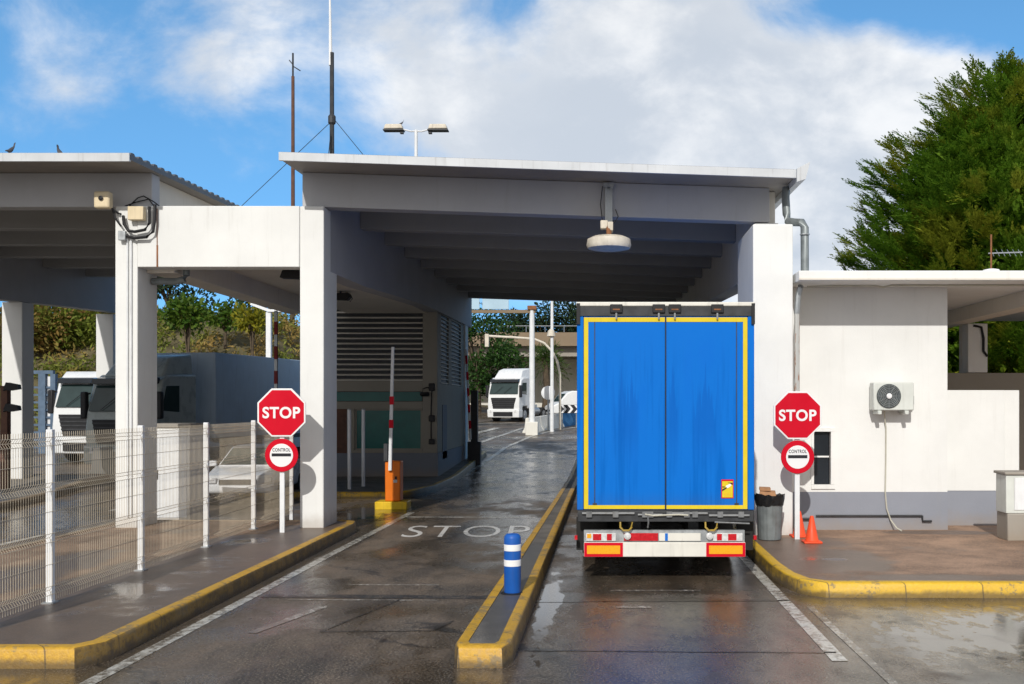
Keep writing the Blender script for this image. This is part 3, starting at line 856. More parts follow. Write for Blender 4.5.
# air conditioner
ac = thing('air_conditioner', 'pale air conditioner with round black fan on the white office wall', 'air conditioner', (5.4, 19.1, 2.4))
MB().box(5.02, 5.77, 18.93, 19.22, 2.44, 2.96).build('casing', M['ac'], ac, bevel=.02)
fc = (5.30, 18.925, 2.705)
fan = MB().lathe([(.225,0),(.225,-.012),(.20,-.016)], fc, 32, 0, 'y').build('fan_grille', M['ac_dark'], ac)
mb = MB()
for k in range(6):
    r = .05+.03*k
    mb.tube([(fc[0]+r*math.cos(a*math.pi/16), 18.902, fc[2]+r*math.sin(a*math.pi/16)) for a in range(33)], .004, 4, cap=False)
for k in range(12):
    a = k*math.pi/6
    mb.tube([(fc[0]+.03*math.cos(a),18.900,fc[2]+.03*math.sin(a)),(fc[0]+.22*math.cos(a),18.904,fc[2]+.22*math.sin(a))], .004, 4)
mb.build('guard', M['steel_grey'], fan)
MB().lathe([(.05,0),(.05,-.02),(.03,-.03)], (fc[0],18.90,fc[2]), 16, 0, 'y').build('hub', M['sign_white'], fan)
for bx in (5.13, 5.63): MB().box(bx-.035, bx+.035, 18.9, 19.295, 2.365, 2.437).build('bracket', M['ac'], ac, bevel=.01)
mb = MB().tube([(5.78,19.1,2.75),(5.80,19.1,2.7),(5.80,19.1,2.55)], .02, 6)
mb.build('valve', M['ac_dark'], ac)
mb = MB().tube([(5.28,19.15,2.42),(5.30,19.2,2.3),(5.34,19.26,2.1),(5.34,19.27,1.5),(5.33,19.27,.9),(5.35,19.25,.6),(5.42,19.22,.38),(5.5,19.1,.24),(5.56,19.0,.205)], .014, 6)
mb.build('drain_hose', M['cable'], ac, smooth=True)

# TV aerial on the office roof
o = thing('tv_aerial', 'thin rusty television aerial on the office roof before the conifer', 'aerial', (7.03, 18.5, 4.93))
mb = MB().tube([(7.03,18.5,4.93),(7.03,18.5,5.62)], .016, 6); mb.build('mast', M['rust'], o)
mb = MB().tube([(6.98,18.5,5.28),(7.6,18.5,5.30)], .012, 5)
for k in range(6): mb.tube([(7.05+.1*k,18.42,5.22),(7.05+.1*k,18.58,5.36)], .006, 4)
mb.build('boom', M['steel_grey'], o)
MB().lathe([(.16,0),(.14,.05),(.05,.07)], (7.03,18.5,4.932), 16).build('base', M['sign_white'], o, smooth=True)

# roof antennas and guy wires
o = thing('antenna_mast', 'short dark brown antenna mast left of the main canopy roof', 'antenna', (-6.64, 22, 5.9), group='antenna masts')
MB().tube([(-6.64,22,5.9),(-6.64,22,9.6)], .045, 8, r1=.035).build('mast', M['rust_pole'], o)
mb = MB().tube([(-6.64,22,9.6),(-6.64,22,10.1)], .02, 6)
mb.tube([(-6.64,22,9.82),(-6.48,22,9.72)], .012, 5); mb.tube([(-6.64,22,9.85),(-6.72,22,9.95)], .012, 5)
mb.build('spike', M['steel_dark'], o)
o = thing('antenna_mast', 'tall antenna mast with white whip and guy wires above canopy roof', 'antenna', (-6.33, 24, 5.9), group='antenna masts')
MB().tube([(-6.33,24,5.9),(-6.33,24,10.8)], .06, 8, r1=.05).build('mast', M['steel_dark'], o)
MB().tube([(-6.36,24,10.5),(-6.38,24,12.4)], .045, 8, r1=.02).build('whip', M['sign_white'], o)
mb = MB()
mb.tube([(-6.33,24,9.2),(-9.3,24,6.4)], .008, 4); mb.tube([(-6.33,24,9.2),(-6.5,23.5,6.0)], .010, 4); mb.tube([(-6.33,24,9.3),(-4.4,25,6.9)], .008, 4)
mb.build('guy_wire', M['steel_dark'], o)
MB().lathe([(.05,0),(.09,.05),(.09,.2),(.05,.25)], (-6.33,24,9.1), 10).build('clamp', M['steel_dark'], o)

# double street lamp behind
sl = thing('street_lamp', 'white double-armed street lamp rising behind the canopy roof', 'street lamp', (-7.99, 44, 0))
lzt = CAMZ + (405-130)/F*44
MB().tube([(-7.99,44,gz(-8,44)),(-7.99,44,lzt)], .12, 10, r1=.07).build('pole', M['steel_white'], sl)
mb = MB().tube([(-8.55,44,lzt+.03),(-8.2,44,lzt-.06),(-7.99,44,lzt-.05),(-7.75,44,lzt-.06),(-7.4,44,lzt+.03)], .035, 7)
mb.build('arm', M['steel_white'], sl)
for sgn in (-1, 1):
    x = -7.99+sgn*.95
    h = MB().prism([(x-.42,lzt-.02+(.03 if sgn>0 else .03)),(x-.34,lzt+.22),(x+.34,lzt+.22),(x+.42,lzt+.02)], 43.8, 44.2, 'y').build('lamp_head', M['lamp_cream'], sl, bevel=.04)
    mb = MB().box(x-.44, x+.44, 43.8, 44.2, lzt-.05, lzt-.003); mb.box(x-sgn*.34-.07, x-sgn*.34+.07, 43.9, 44.1, lzt-.16, lzt-.053)
    mb.build('visor', M['steel_dark'], h)

def pigeon(label, p, rz=0.0):
    mb = MB()
    rows = [(-.17,.02,.015),(-.09,.035,.03),(-.02,.055,.07),(.05,.09,.075),(.10,.15,.05),(.12,.20,.036),(.13,.235,.04),(.15,.26,.022)]
    n = 10; vs = []
    for x, z, r in rows:
        for k in range(n):
            a = 2*math.pi*k/n; vs.append((x+.35*r*math.sin(a), r*math.cos(a)*.9, .04+z+r*math.sin(a)))
    fs = [(i*n+k, i*n+(k+1) % n, (i+1)*n+(k+1) % n, (i+1)*n+k) for i in range(len(rows)-1) for k in range(n)]
    fs += [tuple(range(n-1,-1,-1)), tuple(range((len(rows)-1)*n, len(rows)*n))]
    mb.add(vs, fs); mb.tube([(0,.02,.06),(.01,.02,0)], .006, 4); mb.tube([(0,-.02,.06),(.01,-.02,0)], .006, 4)
    o = mb.build('pigeon', M['bird'], smooth=True)
    o.location = p; o.rotation_euler.z = rz; o.scale = (.62,.62,.75)
    tag(o, label, 'bird', 'pigeons on the roof')
pigeon('pigeon perched on the left canopy roof nearest the edge of the photo', (-10.8, 18.7, zt2(-10.8,18.7)+.12), 1.2)
pigeon('pigeon on the left canopy roof, nearest to the portal frame', (-10.0, 18.9, zt2(-10,18.9)+.12), 2.6)
pigeon('bird perched on the left head of the double street lamp', (-8.6, 44, lzt+.22), .5)

# ------------------------------------------------------------------ mesh fence
fx = -6.55
fen = thing('mesh_fence', 'white mesh fence on posts along the wet pavement', 'fence', (fx, 16, KH))
posts = [9.76, 12.16, 14.55, 16.95, 19.4, 21.9]
fxs = [fx, fx, fx, fx, -6.60, -6.64]
for y, x in zip(posts, fxs):
    if y > 21: zb_ = 0.0
    else: zb_ = KH
    MB().box(x-.037, x+.037, y-.037, y+.037, zb_-.02, 2.25).build('post', M['steel_white'], fen, bevel=.006)
    if y < 21: MB().box(x-.07, x+.07, y-.07, y+.07, KH-.012, KH+.006).build('foot_plate', M['steel_grey'], fen)
prof = [(KH+.03,0),(KH+.10,.0),(KH+.15,-.035),(KH+.20,0),(KH+.72,0),(KH+.77,-.035),(KH+.82,0),(KH+1.32,0),(KH+1.37,-.035),(KH+1.42,0),(KH+1.86,0),(KH+1.91,-.035),(KH+1.96,0),(KH+2.02,0)]
for i in range(len(posts)-1):
    ya, yb = posts[i]+.045, posts[i+1]-.045
    xa, xb = fxs[i]+.045, fxs[i+1]+.045
    mb = MB(); nw = int((yb-ya)/.05)
    for k in range(nw+1):
        t_ = k/nw; y = ya+(yb-ya)*t_; x = xa+(xb-xa)*t_; r = .0029
        n0 = len(mb.v)
        for z, dx in prof:
            mb.v += [Vector((x+dx-r, y, z)), Vector((x+dx, y+r, z)), Vector((x+dx+r, y, z)), Vector((x+dx, y-r, z))]
        for j in range(len(prof)-1):
            for q in range(4):
                mb.f.append([n0+j*4+q, n0+j*4+(q+1) % 4, n0+(j+1)*4+(q+1) % 4, n0+(j+1)*4+q]); mb.m.append(0)
    for z, dx in ((KH+.10,0),(KH+.20,0),(KH+.15,-.035),(KH+.46,0),(KH+.72,0),(KH+.77,-.035),(KH+.82,0),(KH+1.08,0),(KH+1.32,0),(KH+1.37,-.035),(KH+1.42,0),(KH+1.64,0),(KH+1.86,0),(KH+1.91,-.035),(KH+1.96,0)):
        mb.tube([(xa+dx,ya-.04,z),(xb+dx,yb+.04,z)], .0035, 4)
    mb.build('mesh_panel', M['steel_cream'], fen, fix=False)

# ------------------------------------------------------------------ stop signs
def ngon(r, n, rot=0): return [(r*math.cos(2*math.pi*k/n+rot), r*math.sin(2*math.pi*k/n+rot)) for k in range(n)]
def plate(mb, poly, y0, y1, cz, m=0): mb.prism([(u, w+cz) for u, w in poly], y0, y1, 'y', m)
def stop_sign(label, loc, zc, zd, r, rd, tilt=0.0):
    o = thing('stop_sign', label, 'stop sign', loc, tilt, 'stop signs', local=True)
    MB().box(-.045, .045, -.02, .02, -.03, zc-loc[2]+.3).build('pole', M['steel_white'], o, bevel=.008)
    z = zc-loc[2]; z2 = zd-loc[2]
    mb = MB(); plate(mb, ngon(r/math.cos(math.pi/8), 8, math.pi/8), -.052, -.022, z)
    p = mb.build('octagon_plate', M['sign_white'], o, bevel=.006)
    mb = MB(); plate(mb, ngon(r*.93/math.cos(math.pi/8), 8, math.pi/8), -.056, -.0525, z)
    mb.build('red_face', M['red'], p)
    vs, fs = text_mesh('STOP', r*1.56, r*.48, .028)
    mb = MB(); mb.add([(x, -.059, z+y) for x, y in vs], fs); mb.build('stop_lettering', M['sign_white'], p, fix=False)
    mb = MB(); plate(mb, ngon(rd, 40), -.052, -.022, z2)
    d = mb.build('control_disc', M['red'], o, bevel=.005)
    mb = MB(); plate(mb, ngon(rd*.70, 36), -.056, -.0525, z2); mb.build('white_face', M['sign_white'], d)
    MB().box(-rd*.58, rd*.58, -.060, -.0565, z2-.02, z2+.035).build('black_bar', M['sign_black'], d)
    vs, fs = text_mesh('CONTROL', rd*1.08, rd*.21, .02)
    mb = MB(); mb.add([(x, -.059, z2+.10+y) for x, y in vs], fs); mb.build('control_lettering', M['sign_black'], d, fix=False)
    for q in (z-.2, z+.2, z2): MB().box(-.06, .06, -.021, .03, q-.02, q+.02).build('clamp', M['steel_grey'], o)
    return o
stop_sign('stop sign with control disc at the end of the mesh fence', (-5.90, 18.9, KH-.012), 2.40, 1.615, .445, .305)
stop_sign('stop sign with control disc between the blue lorry and the office', (3.42, 17.95, KH-.012), 2.36, 1.63, .42, .29)

# ------------------------------------------------------------------ barrier, bollards, small street furniture
bar = thing('lane_barrier', 'orange lane barrier with raised white arm on a yellow base', 'barrier', (-5.12, 25.1, 0), group='lane barriers')
MB().box(-5.52, -4.74, 24.85, 25.45, -.01, .19).build('base', M['yellow'], bar, bevel=.02)
cb = MB().box(-5.29, -4.92, 24.95, 25.35, .193, 1.17).build('cabinet', M['orange'], bar, bevel=.025)
MB().box(-5.08, -4.99, 24.93, 24.949, .65, .72).build('lock', M['steel_grey'], cb)
MB().box(-5.04, -5.00, 24.92, 24.949, .73, .80).build('keyhole_cover', M['black'], cb)
arm = MB().hexa([(-5.19,24.86,.95),(-5.11,24.86,.95),(-5.11,24.92,.95),(-5.19,24.92,.95),(-5.115,24.86,3.95),(-5.05,24.86,3.95),(-5.05,24.92,3.95),(-5.115,24.92,3.95)]).build('arm', M['steel_white'], bar)
for z in (1.98, 2.55):
    u = (z-.95)/3.0*.07
    MB().box(-5.195+u, -5.095+u, 24.855, 24.925, z, z+.2).build('red_band', M['red'], arm)
MB().box(-5.31, -5.22, 24.9, 25.0, 1.175, 1.6).build('counterweight', M['steel_dark'], bar)

for i, (px, D) in enumerate(((349.3, 28.6), (363.3, 29.6))):
    x = (px-602)/F*D
    o = thing('marker_post', ['thin white post before the louvred booth, nearer the white column', 'thin white post before the louvred booth, nearer the orange barrier'][i], 'post', (x, D, KH-.012), group='thin white posts')
    MB().tube([(x,D,KH-.02),(x,D,KH+2.2)], .05, 10).build('pole', M['steel_white'], o)
    MB().lathe([(.05,0),(.052,.02),(.02,.035)], (x,D,KH+2.203), 10).build('cap', M['steel_grey'], o)

o = thing('lane_bollard', 'blue bollard with two white bands on the yellow-edged median', 'bollard', (-1.12, 12.75, KH))
x, y = -1.115, 12.75
MB().lathe([(.098,0),(.105,.02),(.105,.68),(.098,.71),(.075,.735),(.0,.745)], (x,y,KH), 28).build('body', M['bollard'], o, smooth=True)
for z in (.34, .53):
    MB().lathe([(.1055,0),(.108,.003),(.108,.077),(.1055,.08)], (x,y,KH+z), 28).build('white_band', M['sign_white'], o, smooth=True)
MB().lathe([(.15,0),(.15,.012),(.11,.02)], (x,y,KH-.008), 24).build('foot_flange', M['black'], o)

o = thing('utility_cabinet', 'tall white utility cabinet behind the fence beside the left column', 'cabinet', (-9.3, 22.1, 0))
MB().box(-9.72, -8.86, 22.0, 22.75, 0, 2.05).build('casing', M['white'], o, bevel=.012)
MB().box(-9.76, -8.82, 21.96, 22.8, 2.053, 2.14).build('lid', M['concrete'], o, bevel=.015)
dr = MB().box(-9.66, -8.92, 21.985, 21.999, .12, 2.0).build('door', M['steel_white'], o, bevel=.004)
MB().box(-9.56, -9.53, 21.96, 21.984, .95, 1.15).build('handle', M['black'], dr)

o = thing('meter_cabinet', 'grey meter cabinet on a concrete block at the right edge', 'cabinet', (7.4, 18, KH))
MB().box(7.02, 7.75, 17.72, 18.22, KH-.02, .66).build('concrete_block', M['concrete'], o, bevel=.02)
MB().box(7.00, 7.72, 17.74, 18.2, .663, 1.33).build('casing', M['ac'], o, bevel=.01)
MB().box(6.97, 7.76, 17.70, 18.24, 1.333, 1.38).build('cap', M['concrete'], o, bevel=.01)
MB().box(7.14, 7.68, 17.725, 17.739, .72, 1.28).build('door', M['steel_white'], o, bevel=.005)
o = MB().box(7.46, 8.1, 17.2, 17.6, KH-.03, .8).build('concrete_block', M['concrete'], loc=(7.78, 17.4, KH), bevel=.02)
tag(o, 'pale concrete block cut by the right edge, before the meter cabinet', 'block')

# litter bin
o = thing('litter_bin', 'ribbed grey litter bin with black bag between lorry and office column', 'bin', (2.93, 17.9, KH))
mb = MB(); n = 60; vs = []
for z, r in ((0,.195),(.03,.20),(.62,.225),(.66,.235),(.70,.235)):
    for k in range(n):
        a = 2*math.pi*k/n; rr = r*(1+(.022 if k % 3 == 0 else -.012)*(1 if .02 < z < .63 else 0))
        vs.append((2.93+rr*math.cos(a), 17.9+rr*math.sin(a), KH+z))
fs = [(i*n+k, i*n+(k+1) % n, (i+1)*n+(k+1) % n, (i+1)*n+k) for i in range(4) for k in range(n)] + [tuple(range(n-1,-1,-1))]
mb.add(vs, fs); mb.build('body', M['bin'], o, smooth=True)
mb = MB(); n = 28; vs = []
for j, (z, r) in enumerate(((.60,.242),(.70,.258),(.78,.262),(.76,.20),(.70,.15))):
    for k in range(n):
        a = 2*math.pi*k/n; w_ = random.uniform(-.02,.02)
        vs.append((2.93+(r+w_*.6)*math.cos(a), 17.9+(r+w_*.6)*math.sin(a), KH+z+w_*(1.2 if j in (0, 2) else .4)))
mb.add(vs, [(i*n+k, i*n+(k+1) % n, (i+1)*n+(k+1) % n, (i+1)*n+k) for i in range(4) for k in range(n)])
mb.build('bag', M['bag'], o)
o = MB().hexa([(2.72,17.75,.955),(3.02,17.72,.945),(3.06,18.0,.95),(2.76,18.02,.95),(2.74,17.77,1.04),(3.0,17.74,1.02),(3.04,17.98,1.04),(2.78,18.0,1.05)]).hexa([(2.74,17.8,1.05),(2.93,17.78,1.045),(2.95,17.98,1.05),(2.76,17.98,1.055),(2.74,17.8,1.10),(2.93,17.78,1.09),(2.95,17.98,1.10),(2.76,17.98,1.11)]).build('cardboard_box', M['cardboard'], loc=(2.9,17.88,.95))
tag(o, 'flattened brown cardboard on top of the litter bin', 'cardboard')

def cone(label, x, y):
    o = thing('traffic_cone', label, 'cone', (x, y, KH-.012), group='orange traffic cones')
    MB().lathe([(.125,.035),(.115,.045),(.036,.43),(.030,.455),(.012,.46)], (x,y,KH-.012), 24).build('body', M['cone'], o, smooth=True)
    MB().box(x-.155, x+.155, y-.155, y+.155, KH-.013, KH+.022).build('base', M['cone'], o, bevel=.012)
cone('orange traffic cone standing in front, right of the sign pole', 3.585, 17.5)
cone('orange traffic cone mostly hidden behind the sign pole', 3.525, 18.3)

o = thing('camera_pole', 'rusty brown pole with two black cameras at the left edge', 'camera pole', (-15.9, 27.3, KH))
px_, py_ = -15.9, 27.3
MB().box(px_-.09, px_+.09, py_-.09, py_+.09, KH-.03, 3.05).build('pole', M['rust_pole'], o)
for z in (2.98, 2.42):
    mb = MB().prism([(px_+.05,z),(px_+.12,z+.16),(px_+.42,z+.10),(px_+.44,z-.02),(px_+.2,z-.06)], py_-.2, py_-.02, 'y')
    mb.tube([(px_,py_-.1,z-.05),(px_+.2,py_-.1,z+.02)], .025, 6)
    mb.build('camera', M['black'], o)

# ------------------------------------------------------------------ lorries
def wheel(root, x, y, z, r, w, xf=None, side=1):
    t_ = MB(xf).lathe([(r*.62,-w/2),(r*.92,-w/2),(r,-w*.36),(r,w*.36),(r*.92,w/2),(r*.62,w/2)], (x,y,z), 24, 0, 'x').build('wheel', M['rubber'], root, smooth=True)
    s = side
    MB(xf).lathe([(r*.60,s*(w/2+.004)),(r*.55,s*(w/2-.06)),(r*.2,s*(w/2-.05)),(r*.18,s*(w/2+.02))] , (x,y,z), 20, 0, 'x').build('rim', M['rim'], t_)
    return t_

def tractor(root, paint, xf=None, roof=True, tall=1.0, dark_front=False):
    """cab-over tractor unit, front at y=0 looking to -y"""
    mb = MB(xf).prism([(.05,.55),(-.04,1.25),(.04,1.95),(.36,2.95),(.75,3.15*tall),(2.25,3.2*tall),(2.25,.95),(1.5,.95),(1.42,1.12),(.62,1.12),(.52,.55)], -1.22, 1.22, 'x')
    cab = mb.build('cab', paint, root, bevel=.07, seg=3)
    if roof:
        mb = MB(xf).hexa([(-1.05,.62,3.10),(1.05,.62,3.10),(1.12,2.2,3.18),(-1.12,2.2,3.18),(-.92,1.2,3.70),(.92,1.2,3.70),(1.08,2.2,3.86),(-1.08,2.2,3.86)])
        mb.build('roof_fairing', paint, root, bevel=.06, seg=3)
    MB(xf).hexa([(-1.10,-.025,1.98),(1.10,-.025,1.98),(1.10,.05,1.98),(-1.10,.05,1.98),(-1.04,.265,2.80),(1.04,.265,2.80),(1.04,.36,2.80),(-1.04,.36,2.80)]).build('windscreen', M['glass_cab'], root, bevel=.02)
    mb = MB(xf).hexa([(-1.12,.08,2.83),(1.12,.08,2.83),(1.12,.40,2.86),(-1.12,.40,2.86),(-1.08,.10,3.02),(1.08,.10,3.02),(1.08,.42,3.06),(-1.08,.42,3.06)])
    mb.build('sun_visor', M['glass_dark'], root, bevel=.02)
    mb = MB(xf)
    for q in (-.35, .35): mb.tube([(q-.3,-.06,2.02),(q+.25,.09,2.5)], .012, 5)
    mb.build('wiper', M['black'], root)
    g = MB(xf).hexa([(-.80,-.045,.95),(.80,-.045,.95),(.80,.05,.95),(-.80,.05,.95),(-.98,-.035,1.72),(.98,-.035,1.72),(.98,.05,1.72),(-.98,.05,1.72)]).build('grille', M['black'], root, bevel=.02)
    mb = MB(xf)
    for k in range(5):
        z = 1.02+k*.14; mb.box(-.82-.03*k, .82+.03*k, -.062, -.047, z, z+.05)
    mb.build('grille_bars', M['steel_dark'], g)
    mb = MB(xf).hexa([(-1.23,-.06,.32),(1.23,-.06,.32),(1.23,.6,.32),(-1.23,.6,.32),(-1.24,-.10,.88),(1.24,-.10,.88),(1.24,.6,.88),(-1.24,.6,.88)])
    mb.build('bumper', paint, root, bevel=.05)
    MB(xf).box(-.75, .75, -.115, -.09, .42, .72).build('lower_grille', M['black'], root)
    for s in (-1, 1):
        MB(xf).hexa([(s*.86,-.115,.66),(s*1.21,-.06,.66),(s*1.21,.05,.66),(s*.86,.02,.66),(s*.92,-.115,.84),(s*1.22,-.06,.90),(s*1.22,.05,.90),(s*.92,.02,.84)]).build('headlight', M['lens_clear'], root)
        mi = MB(xf).box(s*1.30-.10, s*1.30+.10, -.02, .16, 1.75, 2.60).build('mirror', M['black'], root, bevel=.04)
        MB(xf).tube([(s*1.18,.2,2.55),(s*1.32,.08,2.5)], .03, 6).build('mirror_arm', M['black'], mi)
        MB(xf).prism([(.30,2.0),(.55,2.78),(1.25,2.80),(1.25,1.95)], s*1.215, s*1.228, 'x').build('side_window', M['glass_cab'], root)
        MB(xf).box(s*1.0-.22, s*1.0+.22, .15, .5, .34, .5).build('step', M['steel_dark'], root)
        wheel(root, s*1.03, 1.02, .52, .52, .34, xf, s)
        wheel(root, s*1.00, 4.3, .52, .52, .5, xf, s)
        MB(xf).tube([(s*.95,2.5,.75),(s*.95,3.6,.75)], .32, 14).build('fuel_tank', M['steel_grey'], root)
    MB(xf).box(-.45, .45, .5, 5.6, .75, 1.02).build('chassis', M['steel_dark'], root)
    MB(xf).lathe([(.5,0),(.5,.08),(.2,.1)], (0,4.2,1.03), 18).build('fifth_wheel', M['steel_dark'], root)

# ---- the blue lorry: rear at y=0, front towards +y
LX, LY = .915, 14.72
lo = thing('box_lorry', 'big blue lorry with yellow-edged rear waiting under the canopy', 'lorry', (LX, LY, 0), local=True)
hw = 1.275
MB().box(-hw, hw, .06, 13.6, 1.12, 3.95).build('trailer_body', M['tarp_side'], lo, bevel=.02)
MB().box(-hw+.01, hw-.01, .05, 13.58, .97, 1.117).build('floor_frame', M['steel_dark'], lo)
mb = MB().box(-hw, -hw+.095, .0, .06, 1.03, 3.82); mb.box(hw-.095, hw, .0, .06, 1.03, 3.82)
mb.build('corner_post', M['tarp'], lo, bevel=.01)
yz0, yz1 = 1.055, 3.79
for s in (-1, 1):
    x0, x1 = (-hw+.10, -.006) if s < 0 else (.006, hw-.10)
    dr = MB().box(x0, x1, .005, .06, 1.035, 3.815).build('rear_door', M['tarp'], lo, bevel=.008)
    e = -hw+.10 if s < 0 else hw-.10
    mb = MB()
    a, b_ = sorted((e, e - s*.062))
    mb.box(a, b_, -.001, .0045, 1.045, 3.80)
    xi0, xi1 = sorted((e - s*.064, s*.012))
    mb.box(xi0, xi1, -.001, .0045, 1.045, 1.10); mb.box(xi0, xi1, -.001, .0045, 3.735, 3.80)
    mb.build('yellow_tape', M['truck_yellow'], dr)
    mb = MB(); sx = e - s*.155
    mb.box(sx-.006, sx+.006, -.002, .0045, 1.102, 3.733)
    mb.box(sx-.03, sx+.03, -.010, .0045, 1.11, 1.13)
    mb.build('door_seam', M['steel_dark'], dr)
MB().box(-.007, .007, -.012, .05, 1.04, 3.81).build('door_seal', M['black'], lo)
# header with roof hinges
hd = MB().box(-hw+.0, hw, -.015, .05, 3.82, 3.955).build('roof_header', M['steel_dark'], lo)
MB().box(-hw-.01, hw+.01, -.03, .3, 3.957, 4.02).build('roof_rail', M['bumper_white'], lo, bevel=.015)
for xh in (-.71, -.10, .13, .74):
    hb = MB().box(xh-.09, xh+.09, -.045, -.016, 3.86, 3.985).build('roof_hinge', M['black'], hd, bevel=.01)
    MB().tube([(xh,-.03,3.86),(xh,-.03,3.77)], .014, 6).build('hinge_pin', M['steel_grey'], hb)
    MB().box(xh-.05, xh+.05, -.049, -.046, 3.90, 3.92).build('hinge_rust', M['rust'], hb)
for s in (-1, 1):
    MB().box(s*(hw-.02)-.025, s*(hw-.02)+.025, -.035, .05, 3.70, 4.0).build('corner_bracket', M['black'], hd)
# lock gear below the doors
lk = MB().box(-hw+.01, hw-.01, -.01, .06, .86, 1.025).build('rear_sill', M['steel_dark'], lo, bevel=.01)
mb = MB()
for (xa, xb, z) in ((-1.2,-.45,.985),(-.4,-.05,.965),(.02,.6,.985),(.62,1.2,.955)):
    mb.tube([(xa,-.03,z),(xb,-.03,z)], .018, 8)
for xk in (-1.1,-.72,-.3,-.22,.05,.3,.42,.78,1.08): mb.box(xk-.04, xk+.04, -.05, -.011, .93, 1.01)
mb.tube([(-.26,-.05,.98),(-.25,-.06,.85),(-.26,-.05,.78)], .012, 5)
mb.tube([(.7,-.04,.86),(1.2,-.04,.84)], .012, 6)
mb.build('lock_rod', M['steel_worn'], lk)
mb = MB().tube([(-.30,-.055,.975),(-.18,-.05,.955),(.18,-.05,.97),(.32,-.055,.96)], .012, 5); mb.build('customs_cord', M['cable'], lk)
for s in (-1, 1):
    xc = .05+s*.60 - (.02 if s < 0 else 0)
    mb = MB().tube([(xc-.085,-.03,.86),(xc-.08,-.06,.79),(xc-.04,-.08,.745),(xc+.04,-.08,.745),(xc+.08,-.06,.79),(xc+.085,-.03,.86)], .016, 8)
    mb.build('towing_ring', M['ring_yellow'], lo, smooth=True)
    ms_ = MB().lathe([(.055,0),(.05,-.04),(.02,-.05)], (xc-.02*s,-.012,.66), 14, 0, 'y').build('work_light', M['lens_clear'], lo)
    # mud flap and marker lamp
    MB().box(s*1.17-.12, s*1.17+.12, .25, .27, .42, .9).build('mud_flap', M['rubber'], lo)
    MB().box(s*1.29-.02, s*1.29+.02, .02, .10, .60, .66).build('side_marker', M['lens_red'], lo)
# light bar
x0, x1 = -1.175, 1.135
lb = MB().box(x0, x1, .0, .10, .575, .74).build('light_bar', M['steel_grey'], lo)
for s in (-1, 1):
    a = x0+.03 if s < 0 else x1-.46
    rl = MB().box(a, a+.43, -.02, -.003, .585, .70).build('rear_light', M['lens_clear'], lo, bevel=.006)
    for q, w_ in (((.10,.12),(.30,.07)) if s < 0 else ((.06,.07),(.22,.12))):
        MB().box(a+q, a+q+w_, -.026, -.021, .598, .69).build('red_lamp', M['lens_red'], rl)
    if s < 0: MB().box(a+.015, a+.075, -.026, -.021, .63, .69).build('amber_lamp', M['lens_amber'], rl)
MB().box(-.60, -.11, -.02, -.003, .59, .70).build('red_plate', M['lens_red'], lo)
np_ = MB().box(-.095, .50, -.02, -.003, .59, .70).build('number_plate', M['bumper_white'], lo)
MB().box(-.01, .03, -.023, -.0205, .592, .698).build('blue_band', M['tarp_side'], np_)
# bumper with marker boards
MB().box(x0-.0, x1+.01, -.03, .06, .36, .57).build('bumper', M['bumper_white'], lo, bevel=.01)
for s in (-1, 1):
    a, b_ = (x0+.005, x0+.56) if s < 0 else (x1-.555, x1+.005)
    mk = MB().box(a, b_, -.038, -.0305, .365, .565).build('marker_board', M['red'], lo)
    MB().box(a+.04, b_-.04, -.043, -.0385, .405, .525).build('amber_panel', M['lens_amber'], mk)
# warning sticker
st = MB().box(.80, .975, -.003, .0045, 1.20, 1.47).build('warning_sticker', M['red'], lo)
MB().box(.812, .963, -.006, -.0035, 1.212, 1.445).build('yellow_panel', M['truck_yellow'], st)
mb = MB().prism([(.865,1.38),(.93,1.41),(.945,1.385),(.90,1.35),(.87,1.345)], -.009, -.0065, 'y'); mb.build('white_lorry_mark', M['sign_white'], st)
mb = MB().prism([(.813,1.30),(.88,1.345),(.875,1.36),(.813,1.33)], -.009, -.0065, 'y'); mb.prism([(.89,1.425),(.962,1.425),(.962,1.39),(.93,1.41)], -.009, -.0065, 'y'); mb.box(.815,.85,-.009,-.0065,1.355,1.37)
mb.build('dark_mark', M['sign_black'], st)
mb = MB()
for z in (1.235, 1.26): mb.box(.84, .94, -.009, -.0065, z, z+.014)
mb.build('text_mark', M['yellow'], st)
for s in (-1, 1):
    for yy in (2.6, 3.9, 5.2): wheel(lo, s*1.03, yy, .50, .50, .42, None, s)
    MB().box(s*1.2-.02, s*1.2+.02, 6.4, 10.2, .5, .9).build('side_guard', M['steel_grey'], lo)
mb = MB().box(-.5, -.35, .3, 13.2, .62, .96); mb.box(.35, .5, .3, 13.2, .62, .96)
for yy in (2.6, 3.9, 5.2): mb.tube([(-.9,yy,.5),(.9,yy,.5)], .07, 8)
mb.box(-.9,.9,.5,.7,.4,.55)
mb.build('chassis', M['steel_dark'], lo)
tractor(lo, M['navy'], Matrix.Translation((0, 16.6, 0)) @ Matrix.Rotation(math.pi, 4, 'Z'))

# ---- white tractor in the gap
p = at(506, 415.0)
w1 = thing('tractor_unit', 'white lorry tractor coming out of the gap left of the blue lorry', 'lorry', (p.x-.2, p.y+.2, p.z), R(-20), local=True, group='lorries in the background')
tractor(w1, M['paint_white'])
MB().box(-1.1, 1.1, 2.4, 3.4, .95, 1.25).build('rear_deck', M['steel_grey'], w1)

